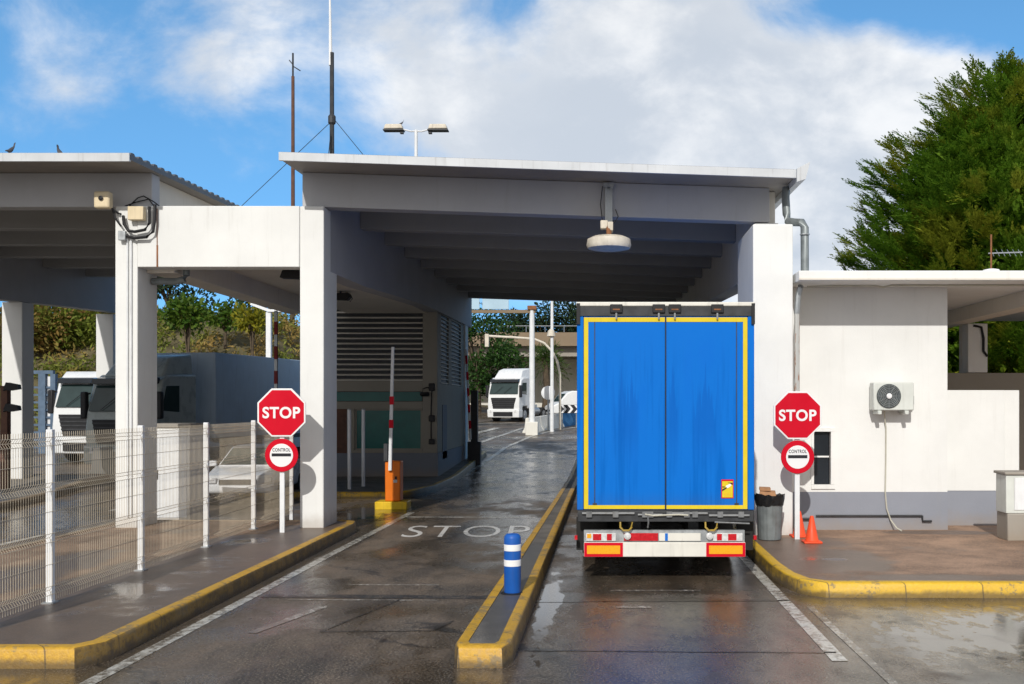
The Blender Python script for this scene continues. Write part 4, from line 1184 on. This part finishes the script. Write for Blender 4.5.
# ---- lorries in the left lane
def lorry_at(px, D): return ((px-602)/F*D, D, gz((px-602)/F*D, D))
q = (-15.05, 32.0, gz(-15, 33))
w2 = thing('articulated_lorry', 'dark grey lorry with long blue-grey trailer behind the left column', 'lorry', q, R(-10), local=True, group='lorries in the background')
tractor(w2, M['paint_grey'])
MB().box(-1.275, 1.275, 3.3, 17.0, 1.05, 3.98).build('trailer', M['trailer_blue'], w2, bevel=.02)
MB().box(-1.26, 1.26, 3.32, 16.9, .92, 1.046).build('trailer_frame', M['steel_dark'], w2)
MB().box(-1.278, -1.27, 6.5, 7.3, 1.06, 1.9).build('trailer_hatch', M['steel_dark'], w2)
for s in (-1, 1):
    for yy in (12.2, 13.5, 14.8): wheel(w2, s*1.03, yy, .5, .5, .42, None, s)
    MB().box(s*1.2-.02, s*1.2+.02, 6.6, 11, .5, .9).build('side_guard', M['steel_grey'], w2)
q = (-18.45, 36.5, gz(-18.5, 37.5))
w3 = thing('tractor_unit', 'white lorry cab beside the dark grey lorry at the far left', 'lorry', q, R(-6), local=True, group='lorries in the background')
tractor(w3, M['paint_white'], roof=False, tall=1.04)
MB().lathe([(.28,-.35),(.34,-.2),(.34,.2),(.28,.35)], (.7,1.7,3.55), 16, 0, 'x').build('air_tank', M['glass_dark'], w3, smooth=True)

# ---- cars
def car(label, loc, rz, paint, van=False, group=None):
    o = thing('parked_van' if van else 'parked_car', label, 'van' if van else 'car', loc, rz, group, local=True)
    L, W = (4.9, .98) if van else (4.3, .86)
    if van:
        body = [(.0,.4),(.02,.95),(.55,1.2),(1.2,1.95),(1.6,2.1),(L-.1,2.1),(L,.4)]
    else:
        body = [(.0,.35),(-.02,.62),(.1,.78),(1.15,.98),(3.55,1.0),(4.22,.92),(4.3,.55),(4.25,.33)]
    MB().prism(body, -W, W, 'x').build('body', paint, o, bevel=.09, seg=3)
    if not van:
        g_ = MB().hexa([(-.78,1.05,.96),(.78,1.05,.96),(.78,4.0,.95),(-.78,4.0,.95),(-.58,1.85,1.46),(.58,1.85,1.46),(.58,3.2,1.46),(-.58,3.2,1.46)]).build('cabin', paint, o, bevel=.06, seg=3)
        MB().hexa([(-.70,1.10,1.01),(.70,1.10,1.01),(.70,1.2,1.01),(-.70,1.2,1.01),(-.55,1.735,1.41),(.55,1.735,1.41),(.55,1.83,1.41),(-.55,1.83,1.41)]).build('windscreen', M['glass_cab'], o)
        for s in (-1, 1):
            MB().hexa([(s*.785,1.4,1.02),(s*.785,3.6,1.02),(s*.76,3.6,1.02),(s*.76,1.4,1.02),(s*.61,1.95,1.40),(s*.61,3.15,1.40),(s*.58,3.15,1.40),(s*.58,1.95,1.40)]).build('side_window', M['glass_dark'], o)
            MB().box(s*.95-.09, s*.95+.09, 1.3, 1.42, .95, 1.10).build('mirror', paint, o, bevel=.02)
    else:
        MB().hexa([(-.85,.62,1.28),(.85,.62,1.28),(.85,.7,1.28),(-.85,.7,1.28),(-.75,1.12,1.90),(.75,1.12,1.90),(.75,1.2,1.90),(-.75,1.2,1.90)]).build('windscreen', M['glass_cab'], o)
    for s in (-1, 1):
        MB().box(s*(W-.2)-.16, s*(W-.2)+.16, -.045, .08, .60, .74).build('headlight', M['lens_clear'], o, bevel=.02)
        for yy in (.8, L-.85): wheel(o, s*(W-.09), yy, .32, .32, .22, None, s)
    MB().box(-.45, .45, -.05, -.01, .58, .70).build('grille', M['black'], o)
    MB().box(-.24, .24, -.055, .0, .40, .50).build('number_plate', M['sign_white'], o)
    return o
car('white car parked behind the mesh fence left of the stop sign', (-9.0, 25.3, 0), R(6), M['car_paint'])
p = at(548, 413)
car('small white van parked under the overpass behind the blue and white barriers', (p.x, p.y, gz(p.x, p.y)), R(-70), M['paint_white'], True)

# ------------------------------------------------------------------ centre background
def jersey(label, p0, p1, m, group):
    d = Vector((p1[0]-p0[0], p1[1]-p0[1], 0)); L = d.length
    o = MB().prism([(-.30,-.05),(.30,-.05),(.30,.08),(.16,.34),(.09,.90),(-.09,.90),(-.16,.34),(-.30,.08)], .02, L-.02, 'y').build('jersey_barrier', m, bevel=.02)
    o.location = (p0[0], p0[1], gz(p0[0], p0[1])-.02)
    o.rotation_euler = (math.atan2(gz(*p1)-gz(*p0), L), 0, math.atan2(d.y, d.x)-math.pi/2)
    tag(o, label, 'barrier', group)
A, B = at(527, 433), at(579, 423.5)
N_ = 5; lab = ['white concrete barrier at the near end of the row, under the gantry post', 'second white concrete barrier of the row, just behind the gantry post',
    'white concrete barrier that touches the first blue one', 'blue concrete barrier right after the white ones', 'blue concrete barrier half hidden by the lorry']
for i in range(N_):
    f0, f1 = i/N_, (i+1)/N_
    jersey(lab[i], (A.x+(B.x-A.x)*f0, A.y+(B.y-A.y)*f0), (A.x+(B.x-A.x)*f1, A.y+(B.y-A.y)*f1), M['jersey'] if i < 3 else M['jersey_blue'], 'concrete barriers in a row')

D = 58.0
gx_ = (532-602)/F*D; gzz = gz(gx_, D)
ga = thing('sign_gantry', 'white gantry post with long arm and backs of pale blue signs', 'gantry', (gx_, D, gzz))
top = CAMZ+(405-308)/F*D
MB().tube([(gx_,D,gzz),(gx_,D,top)], .17, 12, r1=.14).build('post', M['steel_white'], ga)
za = CAMZ+(405-311)/F*D
MB().box(gx_-6.2, gx_+.2, D-.1, D+.1, za-.12, za+.06).build('arm', M['tan_concrete'], ga)
MB().box(gx_-.25, gx_+.25, D-.2, D+.2, top-.1, top+.12).build('joint', M['rust'], ga)
MB().box(gx_-.35, gx_+.35, D-.35, D+.35, gzz-.03, gzz+.75).build('footing', M['jersey'], ga, bevel=.04)
for i in range(3):
    x0 = gx_-6.1+i*1.65
    MB().box(x0, x0+1.5, D-.16, D-.11, za+.08, za+1.4).build('sign_panel', M['panel_blue'], ga, bevel=.02)
D = 61.0
x = (552-602)/F*D
pl = thing('lamp_post', 'slim white lamp post with a small lantern, next to the gantry post', 'lamp post', (x, D, gz(x, D)), group='lamp posts by the overpass')
MB().tube([(x,D,gz(x,D)),(x,D,11.2)], .12, 10, r1=.07).build('pole', M['steel_white'], pl)
MB().lathe([(.10,0),(.26,.05),(.20,.35),(.05,.5)], (x-.05,D,CAMZ+(405-337)/F*D), 12).build('lantern', M['lamp_cream'], pl)
MB().tube([(x,D,11.15),(x-.7,D,11.5),(x-1.5,D,11.55)], .05, 7).build('arm', M['steel_white'], pl)
D = 63.0
x = (560-602)/F*D; g1 = gz(x, D)
pl = thing('lamp_post', 'curved-arm lamp post with a hanging box at its tip', 'lamp post', (x, D, g1), group='lamp posts by the overpass')
Z = lambda py: CAMZ+(405-py)/F*D
X = lambda px: (px-602)/F*D
MB().tube([(x,D,g1),(X(560),D,Z(375)),(X(557.5),D,Z(362)),(X(552),D,Z(351)),(X(544),D,Z(343)),(X(534),D,Z(339)),(X(515),D,Z(337.5)),(X(488),D,Z(336))], .075, 8).build('curved_pole', M['lamp_cream'], pl, smooth=True)
MB().box(X(485), X(489), D-.15, D+.15, Z(347), Z(334)).build('hanging_box', M['lamp_cream'], pl, bevel=.03)
o = thing('traffic_mirror', 'round pale traffic mirror on a stand before the palm', 'mirror', (X(549), 62, gz(X(549), 62)))
MB().tube([(X(549),62.1,gz(X(549),62)),(X(549),62.1,Z(386))], .05, 8).build('pole', M['steel_grey'], o)
MB().lathe([(.42,.03),(.42,-.03),(.36,-.05),(.2,-.085),(.02,-.10)], (X(549),62,Z(393)), 24, 0, 'y').build('mirror_disc', M['steel_white'], o, smooth=True)
o = thing('chevron_sign', 'low black sign with white chevrons above the blue barrier', 'sign', (X(568), 65, gz(X(568), 65)))
cz = CAMZ+(405-409)/F*65; cx = (568.5-602)/F*65
MB().box(cx-.55, cx+.75, 65, 65.04, cz-.27, cz+.27).build('board', M['sign_black'], o)
mb = MB()
for k in range(3):
    q = cx-.48+k*.42
    mb.prism([(q,cz-.25),(q+.16,cz-.25),(q+.36,cz),(q+.16,cz+.25),(q,cz+.25),(q+.2,cz)], 64.985, 64.997, 'y')
mb.build('chevron', M['sign_white'], o)
mb = MB().tube([(cx-.4,65.06,gz(cx,65)),(cx-.4,65.06,cz)], .04, 6); mb.tube([(cx+.5,65.06,gz(cx,65)),(cx+.5,65.06,cz)], .04, 6); mb.build('leg', M['steel_grey'], o)

# overpass
D = 108.0
ov = thing('overpass', 'concrete overpass with tan parapet crossing behind the gap', 'bridge', (0, D, gz(0, D)))
Z = lambda py: CAMZ+(405-py)/F*D
MB().box(-40, 60, D, D+9, Z(345), Z(345)+.55).build('deck', M['concrete'], ov)
MB().box(-40, 60, D-.2, D+.15, Z(346), Z(332.5)).build('parapet', M['tan_concrete'], ov)
mb = MB()
for i in range(5): mb.box(-38, 58, D+.8+i*1.8, D+1.3+i*1.8, Z(356), Z(345)-.003)
mb.build('girder', M['concrete'], ov)
for xx in (-24, -9.8, 6, 24):
    MB().box(xx-.5, xx+.5, D+2, D+6, 1.5, Z(356)-.003).build('pier', M['concrete'], ov)
mb = MB()
for i in range(34): mb.box(-40+i*3, -37.002+i*3, D+8.3, D+8.8, 1, Z(346))
mb.build('abutment_wall', M['jersey'], ov)
mb = MB().tube([(-40,D,Z(326)),(60,D,Z(326))], .05, 5)
for i in range(50): mb.tube([(-40+i*2,D,Z(332)),(-40+i*2,D,Z(326))], .04, 4)
mb.build('railing', M['steel_grey'], ov)

# left: steel gate frame and red-white arm, lamp
o = thing('steel_gate', 'blue-grey steel gate between the far-left column and white lorry cab', 'gate', (-21, 41, gz(-21, 41)))
g2 = gz(-21, 41); S = 41/F
xa, xb, xc = (30-602)*S, (43-602)*S, (54-602)*S
zt_ = CAMZ+(405-374)*S
mb = MB()
for xx, w_ in ((xa, .08), (xb, .14), (xc, .10)): mb.box(xx-w_, xx+w_, 40.9, 41.1, g2-.05, zt_)
mb.box(xa, xc, 40.92, 41.08, zt_+.003, zt_+.14)
mb.build('frame', M['steel_blue'], o)
mb = MB()
for k in range(9): mb.box(xa+.1, xc-.1, 40.97, 41.03, g2+.2+k*.3, g2+.28+k*.3)
mb.build('bars', M['steel_blue'], o)
MB().box(xb+.16, xc-.12, 41.04, 41.09, g2+.1, zt_-.1).build('leaf', M['steel_white'], o)

D = 30.0; S = D/F; x = (276-602)*S
o = thing('lane_barrier', 'raised red and white striped barrier arm between the white columns', 'barrier', (x, D, 0), group='lane barriers')
z = 1.0; i = 0
arm = MB().box(x-.04, x+.04, D-.04, D+.04, .9, 5.3).build('arm', M['steel_grey'], o)
while z < 5.2:
    MB().box(x-.045, x+.045, D-.046, D+.046, z, z+.38).build('red_band', M['red_dull'], arm); z += .72
MB().box(x-.2, x+.2, D-.2, D+.25, 0, 1.1).build('cabinet', M['orange'], o, bevel=.02)
D = 40.0; S = D/F; x = (474.5-602)*S
o = thing('lane_barrier', 'dark barrier with raised red-white arm at the booth corner', 'barrier', (x, D, gz(x, D)), group='lane barriers')
mb = MB().box(x-.13, x+.13, D-.15, D+.15, gz(x,D), gz(x,D)+2.9); mb.box(x-.25, x+.25, D-.2, D+.2, gz(x,D)-.05, gz(x,D)+.9)
mb.build('cabinet', M['steel_dark'], o)
arm = MB().tube([(x-.12,D-.25,1.2),(x-.30,D-.25,4.7)], .045, 7).build('arm', M['sign_white'], o)
for k in range(5):
    f0 = .12+k*.18
    MB().tube([(x-.12-.18*f0,D-.25,1.2+3.5*f0),(x-.12-.18*(f0+.09),D-.25,1.2+3.5*(f0+.09))], .049, 7).build('red_band', M['red'], arm)
D = 52.0; S = D/F; x = (269-602)*S
o = thing('lamp_post', 'white post with flat T-shaped lamp above the blue-grey trailer', 'lamp post', (x, D, gz(x, D)))
zz = CAMZ+(405-312)*S
MB().box(x-.12, x+.12, D-.12, D+.12, gz(x, D), zz).build('pole', M['steel_white'], o)
MB().prism([(x-.9,zz+.35),(x-.85,zz+.45),(x+.1,zz+.12),(x+1.4,zz+.06),(x+1.4,zz-.02),(x,zz)], D-.2, D+.2, 'y').build('lamp_head', M['steel_white'], o)
o = MB().prism([(-12.9,0),(-12.1,0),(-12.35,.35),(-12.4,.95),(-12.62,.95),(-12.68,.3)], 31.6, 32.4, 'y').build('jersey_barrier', M['jersey'], loc=(-12.5,32,0), bevel=.02)
o.location = (-14.9, 30.6, gz(-14.9, 30.6)-.02)
tag(o, 'lone concrete barrier before the lorry cabs in the left lane', 'barrier')

# ------------------------------------------------------------------ plants
def rnd_unit():
    while True:
        v = Vector((random.uniform(-1,1), random.uniform(-1,1), random.uniform(-1,1)))
        if .05 < v.length < 1: return v.normalized()

def leaf(mb, p, d, up, L, W):
    s = d.cross(up)
    if s.length < 1e-3: s = d.cross(Vector((1,0,0)))
    s.normalize()
    n0 = len(mb.v)
    mb.v += [p, p+d*L*.5+s*W*.5, p+d*L, p+d*L*.5-s*W*.5]
    mb.f.append([n0,n0+1,n0+2,n0+3]); mb.m.append(0)

def conifer(label, cx, cy, prof, m, nspray, seed):
    """feathery conifer: prof lists (z, radius); sprays of needles along drooping-then-rising twigs"""
    random.seed(seed)
    root = thing('conifer_tree', label, 'tree', (cx, cy, 0), group='conifers behind the office')
    H = prof[-1][0]
    mb = MB().tube([(cx,cy,-.05),(cx+.1,cy,H*.4),(cx,cy+.1,H*.8),(cx,cy,H*.97)], .32, 10, r1=.03)
    def rad(z):
        for (z0, r0), (z1, r1) in zip(prof[:-1], prof[1:]):
            if z0 <= z <= z1: return r0+(r1-r0)*(z-z0)/(z1-z0)
        return .1
    crown = MB()
    tot = 0; upv = Vector((0,0,1))
    while tot < nspray:
        z = random.uniform(prof[0][0], H)
        r0 = rad(z)
        if random.random() > (r0+.25)/max(r for _, r in prof): continue
        a = random.uniform(0, 2*math.pi)
        lump = 1+.26*mnoise.noise(Vector((math.cos(a)*2.0, math.sin(a)*2.0, z*.6+seed)))+.16*mnoise.noise(Vector((math.cos(a)*4, math.sin(a)*4, z*1.5+seed)))
        short = random.random() < .62
        f = random.uniform(.74, 1.04) if short else random.uniform(.50, .90)
        rr = r0*lump*f
        base = Vector((cx+math.cos(a)*rr, cy+math.sin(a)*rr, z))
        if f > .62 and mnoise.noise(base*.75+Vector((seed*7, 0, 0))) < -.16: continue      # shaded hollows between the boughs
        PL = (random.uniform(.40, .85) if short else random.uniform(.7, 1.4))*(.75+.25*min(1, r0/2))
        out = (Vector((math.cos(a), math.sin(a), random.uniform(.05, .75))) + rnd_unit()*.35).normalized()
        side = out.cross(upv).normalized(); nrm = side.cross(out).normalized()
        face = (nrm*.8 + out*.25 + rnd_unit()*.2).normalized()
        ns = random.randint(14, 22) if short else random.randint(26, 36)
        for q in range(ns):
            t_ = random.random()**.8
            sg = random.choice((-1, 1))
            wid = .42*PL*(1-t_)**.7*(.4+.6*min(1, t_*4))
            p0 = base + out*PL*t_ + upv*(.20*PL*t_*t_) + side*sg*wid*random.random() + nrm*random.uniform(-.10,.08)*PL*(1-t_)
            d0 = (out + side*sg*random.uniform(.1,.75) + upv*.25*t_ + rnd_unit()*.22).normalized()
            s0 = d0.cross(face).normalized()
            L = random.uniform(.28, .50)
            for k in range(5):
                u_ = k/4; p = p0 + d0*L*u_
                for g2_ in (-1, 1):
                    d = (d0 + s0*g2_*(.55-.35*u_) + rnd_unit()*.18).normalized()
                    leaf(crown, p, d, (face+rnd_unit()*.45).normalized(), random.uniform(.13,.22)*(1-.3*u_), .036+.018*random.random())
        tot += 1
    for _ in range(nspray*6):      # dense old growth inside
        z = random.uniform(prof[0][0]+.2, H-1.2); a = random.uniform(0, 6.28); rr = rad(z)*random.uniform(.30, .72)
        leaf(crown, Vector((cx+math.cos(a)*rr, cy+math.sin(a)*rr, z)), (rnd_unit()+Vector((math.cos(a)*.5, math.sin(a)*.5, .3))).normalized(), rnd_unit(), random.uniform(.5,.9), random.uniform(.18,.34))
    # scaffold limbs
    for k in range(26):
        z = random.uniform(prof[0][0], H*.85); a = random.uniform(0, 6.28); r = rad(z)*.75
        mb.tube([(cx,cy,z-.5),(cx+math.cos(a)*r*.5,cy+math.sin(a)*r*.5,z-.1),(cx+math.cos(a)*r,cy+math.sin(a)*r,z+.35)], .07, 5, r1=.015)
    mb.build('trunk', M['trunk'], root)
    crown.build('crown', m, root, fix=False)
    return root

conifer('huge dark conifer behind the office roof, left of the pair', 14.8, 37.0, [(.6,3.2),(2.4,4.4),(5.5,5.1),(8.4,5.2),(10.2,4.5),(11.9,3.2),(13.2,1.8),(14.2,.35)], M['conifer'], 3000, 3)
conifer('yellower conifer at the right edge behind the office roof', 19.4, 35.6, [(.5,3.2),(2.4,4.4),(6,5.1),(9.6,4.9),(12,3.7),(14,2.0),(15.8,.25)], M['conifer_b'], 1900, 8)

def clump_tree(name, label, cat, cx, cy, zg, clumps, m, nleaf, L, trunk_r, seed, group=None, droop=0.0):
    random.seed(seed)
    root = thing(name, label, cat, (cx, cy, zg), group=group)
    tb = MB(); cr = MB()
    zc = sum(c[2] for c in clumps)/len(clumps)
    tb.tube([(cx,cy,zg-.1),(cx+.05,cy,zg+(zc-zg)*.4),(cx,cy,zc)], trunk_r, 8, r1=trunk_r*.4)
    for (x, y, z, rx, rz_) in clumps:
        tb.tube([(cx,cy,zg+(zc-zg)*.4),((cx+x)/2,(cy+y)/2,(zc+z)/2-.2),(x,y,z)], trunk_r*.4, 5, r1=.02)
        for _ in range(int(nleaf*rx*rx)):
            u = rnd_unit(); q = random.random()**.4
            q *= 1+.25*mnoise.noise(Vector((u.x*2+x, u.y*2+y, u.z*2+z)))
            p = Vector((x+u.x*rx*q, y+u.y*rx*q, z+u.z*rz_*q))
            d = (u+rnd_unit()*.9+Vector((0,0,-droop))).normalized()
            leaf(cr, p, d, rnd_unit(), L*random.uniform(.6,1.3), L*random.uniform(.35,.6))
    tb.build('trunk', M['trunk'], root)
    cr.build('crown', m, root, fix=False)
    return root

def ring(cx, cy, cz, R_, n, rr, seed, flat=.7):
    random.seed(seed)
    return [(cx+random.uniform(-1,1)*R_, cy+random.uniform(-1,1)*R_*.8, cz+random.uniform(-1,1)*R_*flat, rr*random.uniform(.7,1.25), rr*random.uniform(.6,1.0)) for _ in range(n)]

# bushy tree left of the gap
D = 88.0; S = D/F
cx = (478-602)*S
clump_tree('broadleaf_tree', 'dense dark green tree behind the white tractor', 'tree', cx, D, gz(cx, D), ring(cx-.3, D, CAMZ+54*S, 3.0, 26, 1.4, 5, 1.0), M['broadleaf'], 170, .34, .3, 5)
# pines behind the overpass
D = 135.0; S = D/F
for i, (px, py, rr) in enumerate(((508, 322, 3.6), (535, 320, 3.2), (562, 314, 4.4), (590, 312, 4.6))):
    cx = (px-602)*S
    clump_tree('pine_tree', ['dark pine behind the overpass, left of the gantry post', 'dark pine behind the overpass, just right of the gantry post', 'largest dark pine behind the overpass next to the lorry', 'dark pine behind the overpass, mostly hidden by the lorry'][i], 'tree',
        cx, D+i*2, gz(cx, D), ring(cx, D+i*2, CAMZ+(405-py)*S-1, rr*.75, 9, rr*.55, 20+i, .8), M['pine'], 60, .55, .3, 30+i, 'pines behind the overpass')
# palm
D = 92.0; S = D/F; cx = (545-602)*S; g3 = gz(cx, D); zc = CAMZ+(405-358)*S
pr = thing('palm_tree', 'shaggy palm before the overpass right of the gantry post', 'palm', (cx, D, g3))
MB().tube([(cx,D,g3-.05),(cx+.2,D,g3+2),(cx,D,zc)], .35, 10, r1=.28).build('trunk', M['trunk'], pr)
random.seed(4); mb = MB()
for k in range(60):
    a = random.uniform(0, 6.28); el = random.uniform(-.9, 1.2); L = random.uniform(1.6, 2.4)
    d = Vector((math.cos(a)*math.cos(el), math.sin(a)*math.cos(el), math.sin(el)))
    for q in range(10):
        t_ = q/9; p = Vector((cx,D,zc)) + d*L*t_ + Vector((0,0,-.9*t_*t_))
        for _ in (0, 1): leaf(mb, p, (d+rnd_unit()*.7+Vector((0,0,-.4*t_))).normalized(), rnd_unit(), .6, .07)
mb.build('crown', M['palm'], pr, fix=False)

# the slope behind the left lorries: one mass of dry shrubs
random.seed(21); mb = MB()
for _ in range(820):
    y = random.uniform(51, 80); x = random.uniform(-56, -15.5)
    g4 = gz(x, y)
    if g4 < 1.2+.35*random.random(): continue
    r = random.uniform(.5, 1.25)
    for _k in range(int(70*r)):
        u = rnd_unit(); u.z = abs(u.z); q = random.random()**.4
        p = Vector((x+u.x*r*q, y+u.y*r*q, g4-.1+u.z*r*1.0*q))
        leaf(mb, p, (u*.5+rnd_unit()).normalized(), rnd_unit(), .34*random.uniform(.6,1.4), .12)
o = mb.build('undergrowth', M['shrub'], fix=False); tag(o, 'dry brown and green undergrowth covering the slope behind the lorries', 'undergrowth', kind='stuff')
for i, (px, py, D, r, m_, nm, lb) in enumerate((
    (188, 312, 60, 1.5, 'shrub_green', 'shrub', 'bright green leafy shrub on the slope, beside the left white column'),
    (252, 318, 63, 1.2, 'shrub_yellow', 'shrub', 'yellow flowering shrub on the slope above the trailer'),
    (225, 316, 66, 1.3, 'shrub_green', 'shrub', 'pale green shrub on the slope between the yellow and bright green shrubs'),
    (60, 322, 66, 2.6, 'shrub_olive', 'shrub', 'large olive shrub high on the slope above the white cab'),
    (20, 326, 64, 2.4, 'shrub_rust', 'shrub', 'reddish brown shrub on the slope at the far left edge'),
    (100, 322, 68, 2.3, 'shrub_rust', 'shrub', 'reddish brown shrub on the slope beside the far-left canopy rear column'))):
    S = D/F; cx = (px-602)*S; z0 = gz(cx, D); zc = CAMZ+(405-py)*S
    clump_tree(nm, lb, 'shrub', cx, D, z0, ring(cx, D, zc, r*.6, 7, r*.62, 60+i, .5), M[m_], 120, .38, .12, 70+i, 'shrubs on the slope')
D = 84.0; S = D/F
for i, px in enumerate((170, 262, 292)):
    cx = (px-602)*S
    clump_tree('pine_tree', ['dark tree on top of the slope, beside the left white column', 'dark tree on top of the slope, above the yellow shrub', 'dark tree on top of the slope, nearest the right white column'][i], 'tree', cx, D, gz(cx, D),
        ring(cx, D, CAMZ+(405-292)*S, 1.9, 8, 1.4, 90+i, .7), M['pine'], 70, .45, .25, 95+i, 'trees on top of the slope')
# ------------------------------------------------------------------ light, sky, camera
SUN_EL, SUN_AZ = R(33), R(9)           # shadows run away from the camera and a little to the right
d = Vector((math.sin(SUN_AZ)*math.cos(SUN_EL), math.cos(SUN_AZ)*math.cos(SUN_EL), -math.sin(SUN_EL)))
sun = bpy.data.lights.new('sun', 'SUN'); sun.energy = 3.25; sun.angle = R(.6); sun.color = (1, .965, .905)
so = bpy.data.objects.new('sun', sun); COL.objects.link(so); so.rotation_euler = d.to_track_quat('-Z', 'Y').to_euler(); so.location = (-20, -60, 60)

W = bpy.data.worlds.new('World'); SC.world = W; W.use_nodes = True
t = NT(W.node_tree); t.n.clear()
out = t.n.new('ShaderNodeOutputWorld'); bg = t.n.new('ShaderNodeBackground')
sky = t.n.new('ShaderNodeTexSky'); sky.sky_type = 'NISHITA'; sky.sun_disc = False
sky.sun_elevation = SUN_EL; sky.sun_rotation = math.pi + SUN_AZ; sky.air_density = 1.0; sky.dust_density = .3; sky.ozone_density = 2.0
dirv = t.n.new('ShaderNodeTexCoord').outputs['Generated']
dx, dy, dz = t.xyz(dirv)
# read the sky a little higher up: clear, saturated air above the horizon haze
t.set(sky.inputs['Vector'], t.comb(dx, dy, t.add(t.mul(dz, .85), .30)))
ya = t.mx(t.m('ABSOLUTE', dy), .08)
u = t.m('DIVIDE', dx, ya); v = t.m('DIVIDE', dz, ya)
def blob(px, py, rx, ry, amt):
    a = t.m('POWER', t.mul(t.sub(u, (px-602)/F), F/rx), 2.0); b_ = t.m('POWER', t.mul(t.sub(v, (405-py)/F), F/ry), 2.0)
    return t.mul(t.m('EXPONENT', t.mul(t.add(a, b_), -1.0)), amt)
dens = None
for bl in ((650,110,150,150,.62), (740,170,130,140,.55), (820,160,130,95,.42), (560,200,150,120,.30), (930,95,110,48,.55), (930,220,120,90,.35), (420,60,100,120,.34), (50,90,70,110,.27), (230,70,80,120,.24), (870,40,50,30,.12),
           (800,25,60,30,-.22), (890,5,70,35,-.18), (530,40,40,60,-.12), (150,150,90,60,-.10)):
    b_ = blob(*bl); dens = b_ if dens is None else t.add(dens, b_)
cv = t.comb(t.mul(u, 1.0), t.mul(v, 1.35), t.mul(dy, .6))
n1 = t.noise(cv, 4.2, 9, .60, .35); n2 = t.noise(cv, 11, 7, .62, .2)
dd = t.add(dens, t.add(t.mul(t.sub(n1, .5), .95), t.mul(t.sub(n2, .5), .30)))
den = t.step(dd, .06, .46)
lightn = t.add(t.mul(t.noise(t.scale(cv, 1.0), 6.5, 6, .55, .2), .7), t.mul(n2, .3))
edge = t.sub(1.0, t.step(dd, .30, .75))
br = t.add(t.step(lightn, .42, .66), t.mul(edge, .25))
ccol = t.mix(t.m('MINIMUM', br, 1.0), (.63, .68, .75), (.98, .985, .99))
skyc = t.mix(1.0, sky.outputs[0], (.152, .246, .266), 'MULTIPLY')
final = t.mix(t.mul(den, .93), skyc, ccol)
# sky shaped for fill light: dimmed overhead, behind the camera an added unseen veil
final = t.mix(t.step(dz, .30, .75), final, t.mix(1.0, final, (.60, .58, .56), 'MULTIPLY'))
fill_veil = t.mix(t.lin(n1, .35, .65), (.56, .57, .60), (.88, .88, .87))
final = t.mix(t.step(dy, .25, -.35), final, fill_veil)
t.set(bg.inputs['Color'], final); bg.inputs['Strength'].default_value = 1.0
t.l.new(bg.outputs[0], out.inputs['Surface'])

cam = bpy.data.cameras.new('camera'); co = bpy.data.objects.new('camera', cam); COL.objects.link(co)
co.location = (0, 0, CAMZ); co.rotation_euler = (R(90), 0, 0)
cam.sensor_width = 36; cam.lens = 36; cam.shift_x = -90/1024; cam.shift_y = 63/1024; cam.clip_end = 4000; cam.clip_start = .1
SC.camera = co
for o in list(COL.objects):
    if 'local' in o: del o['local']
SC.view_settings.view_transform = 'Standard'; SC.view_settings.look = 'None'
SC.view_settings.exposure = 0; SC.view_settings.gamma = 1; SC.view_settings.use_curve_mapping = False
SC.cycles.max_bounces = 8; SC.cycles.use_denoising = True
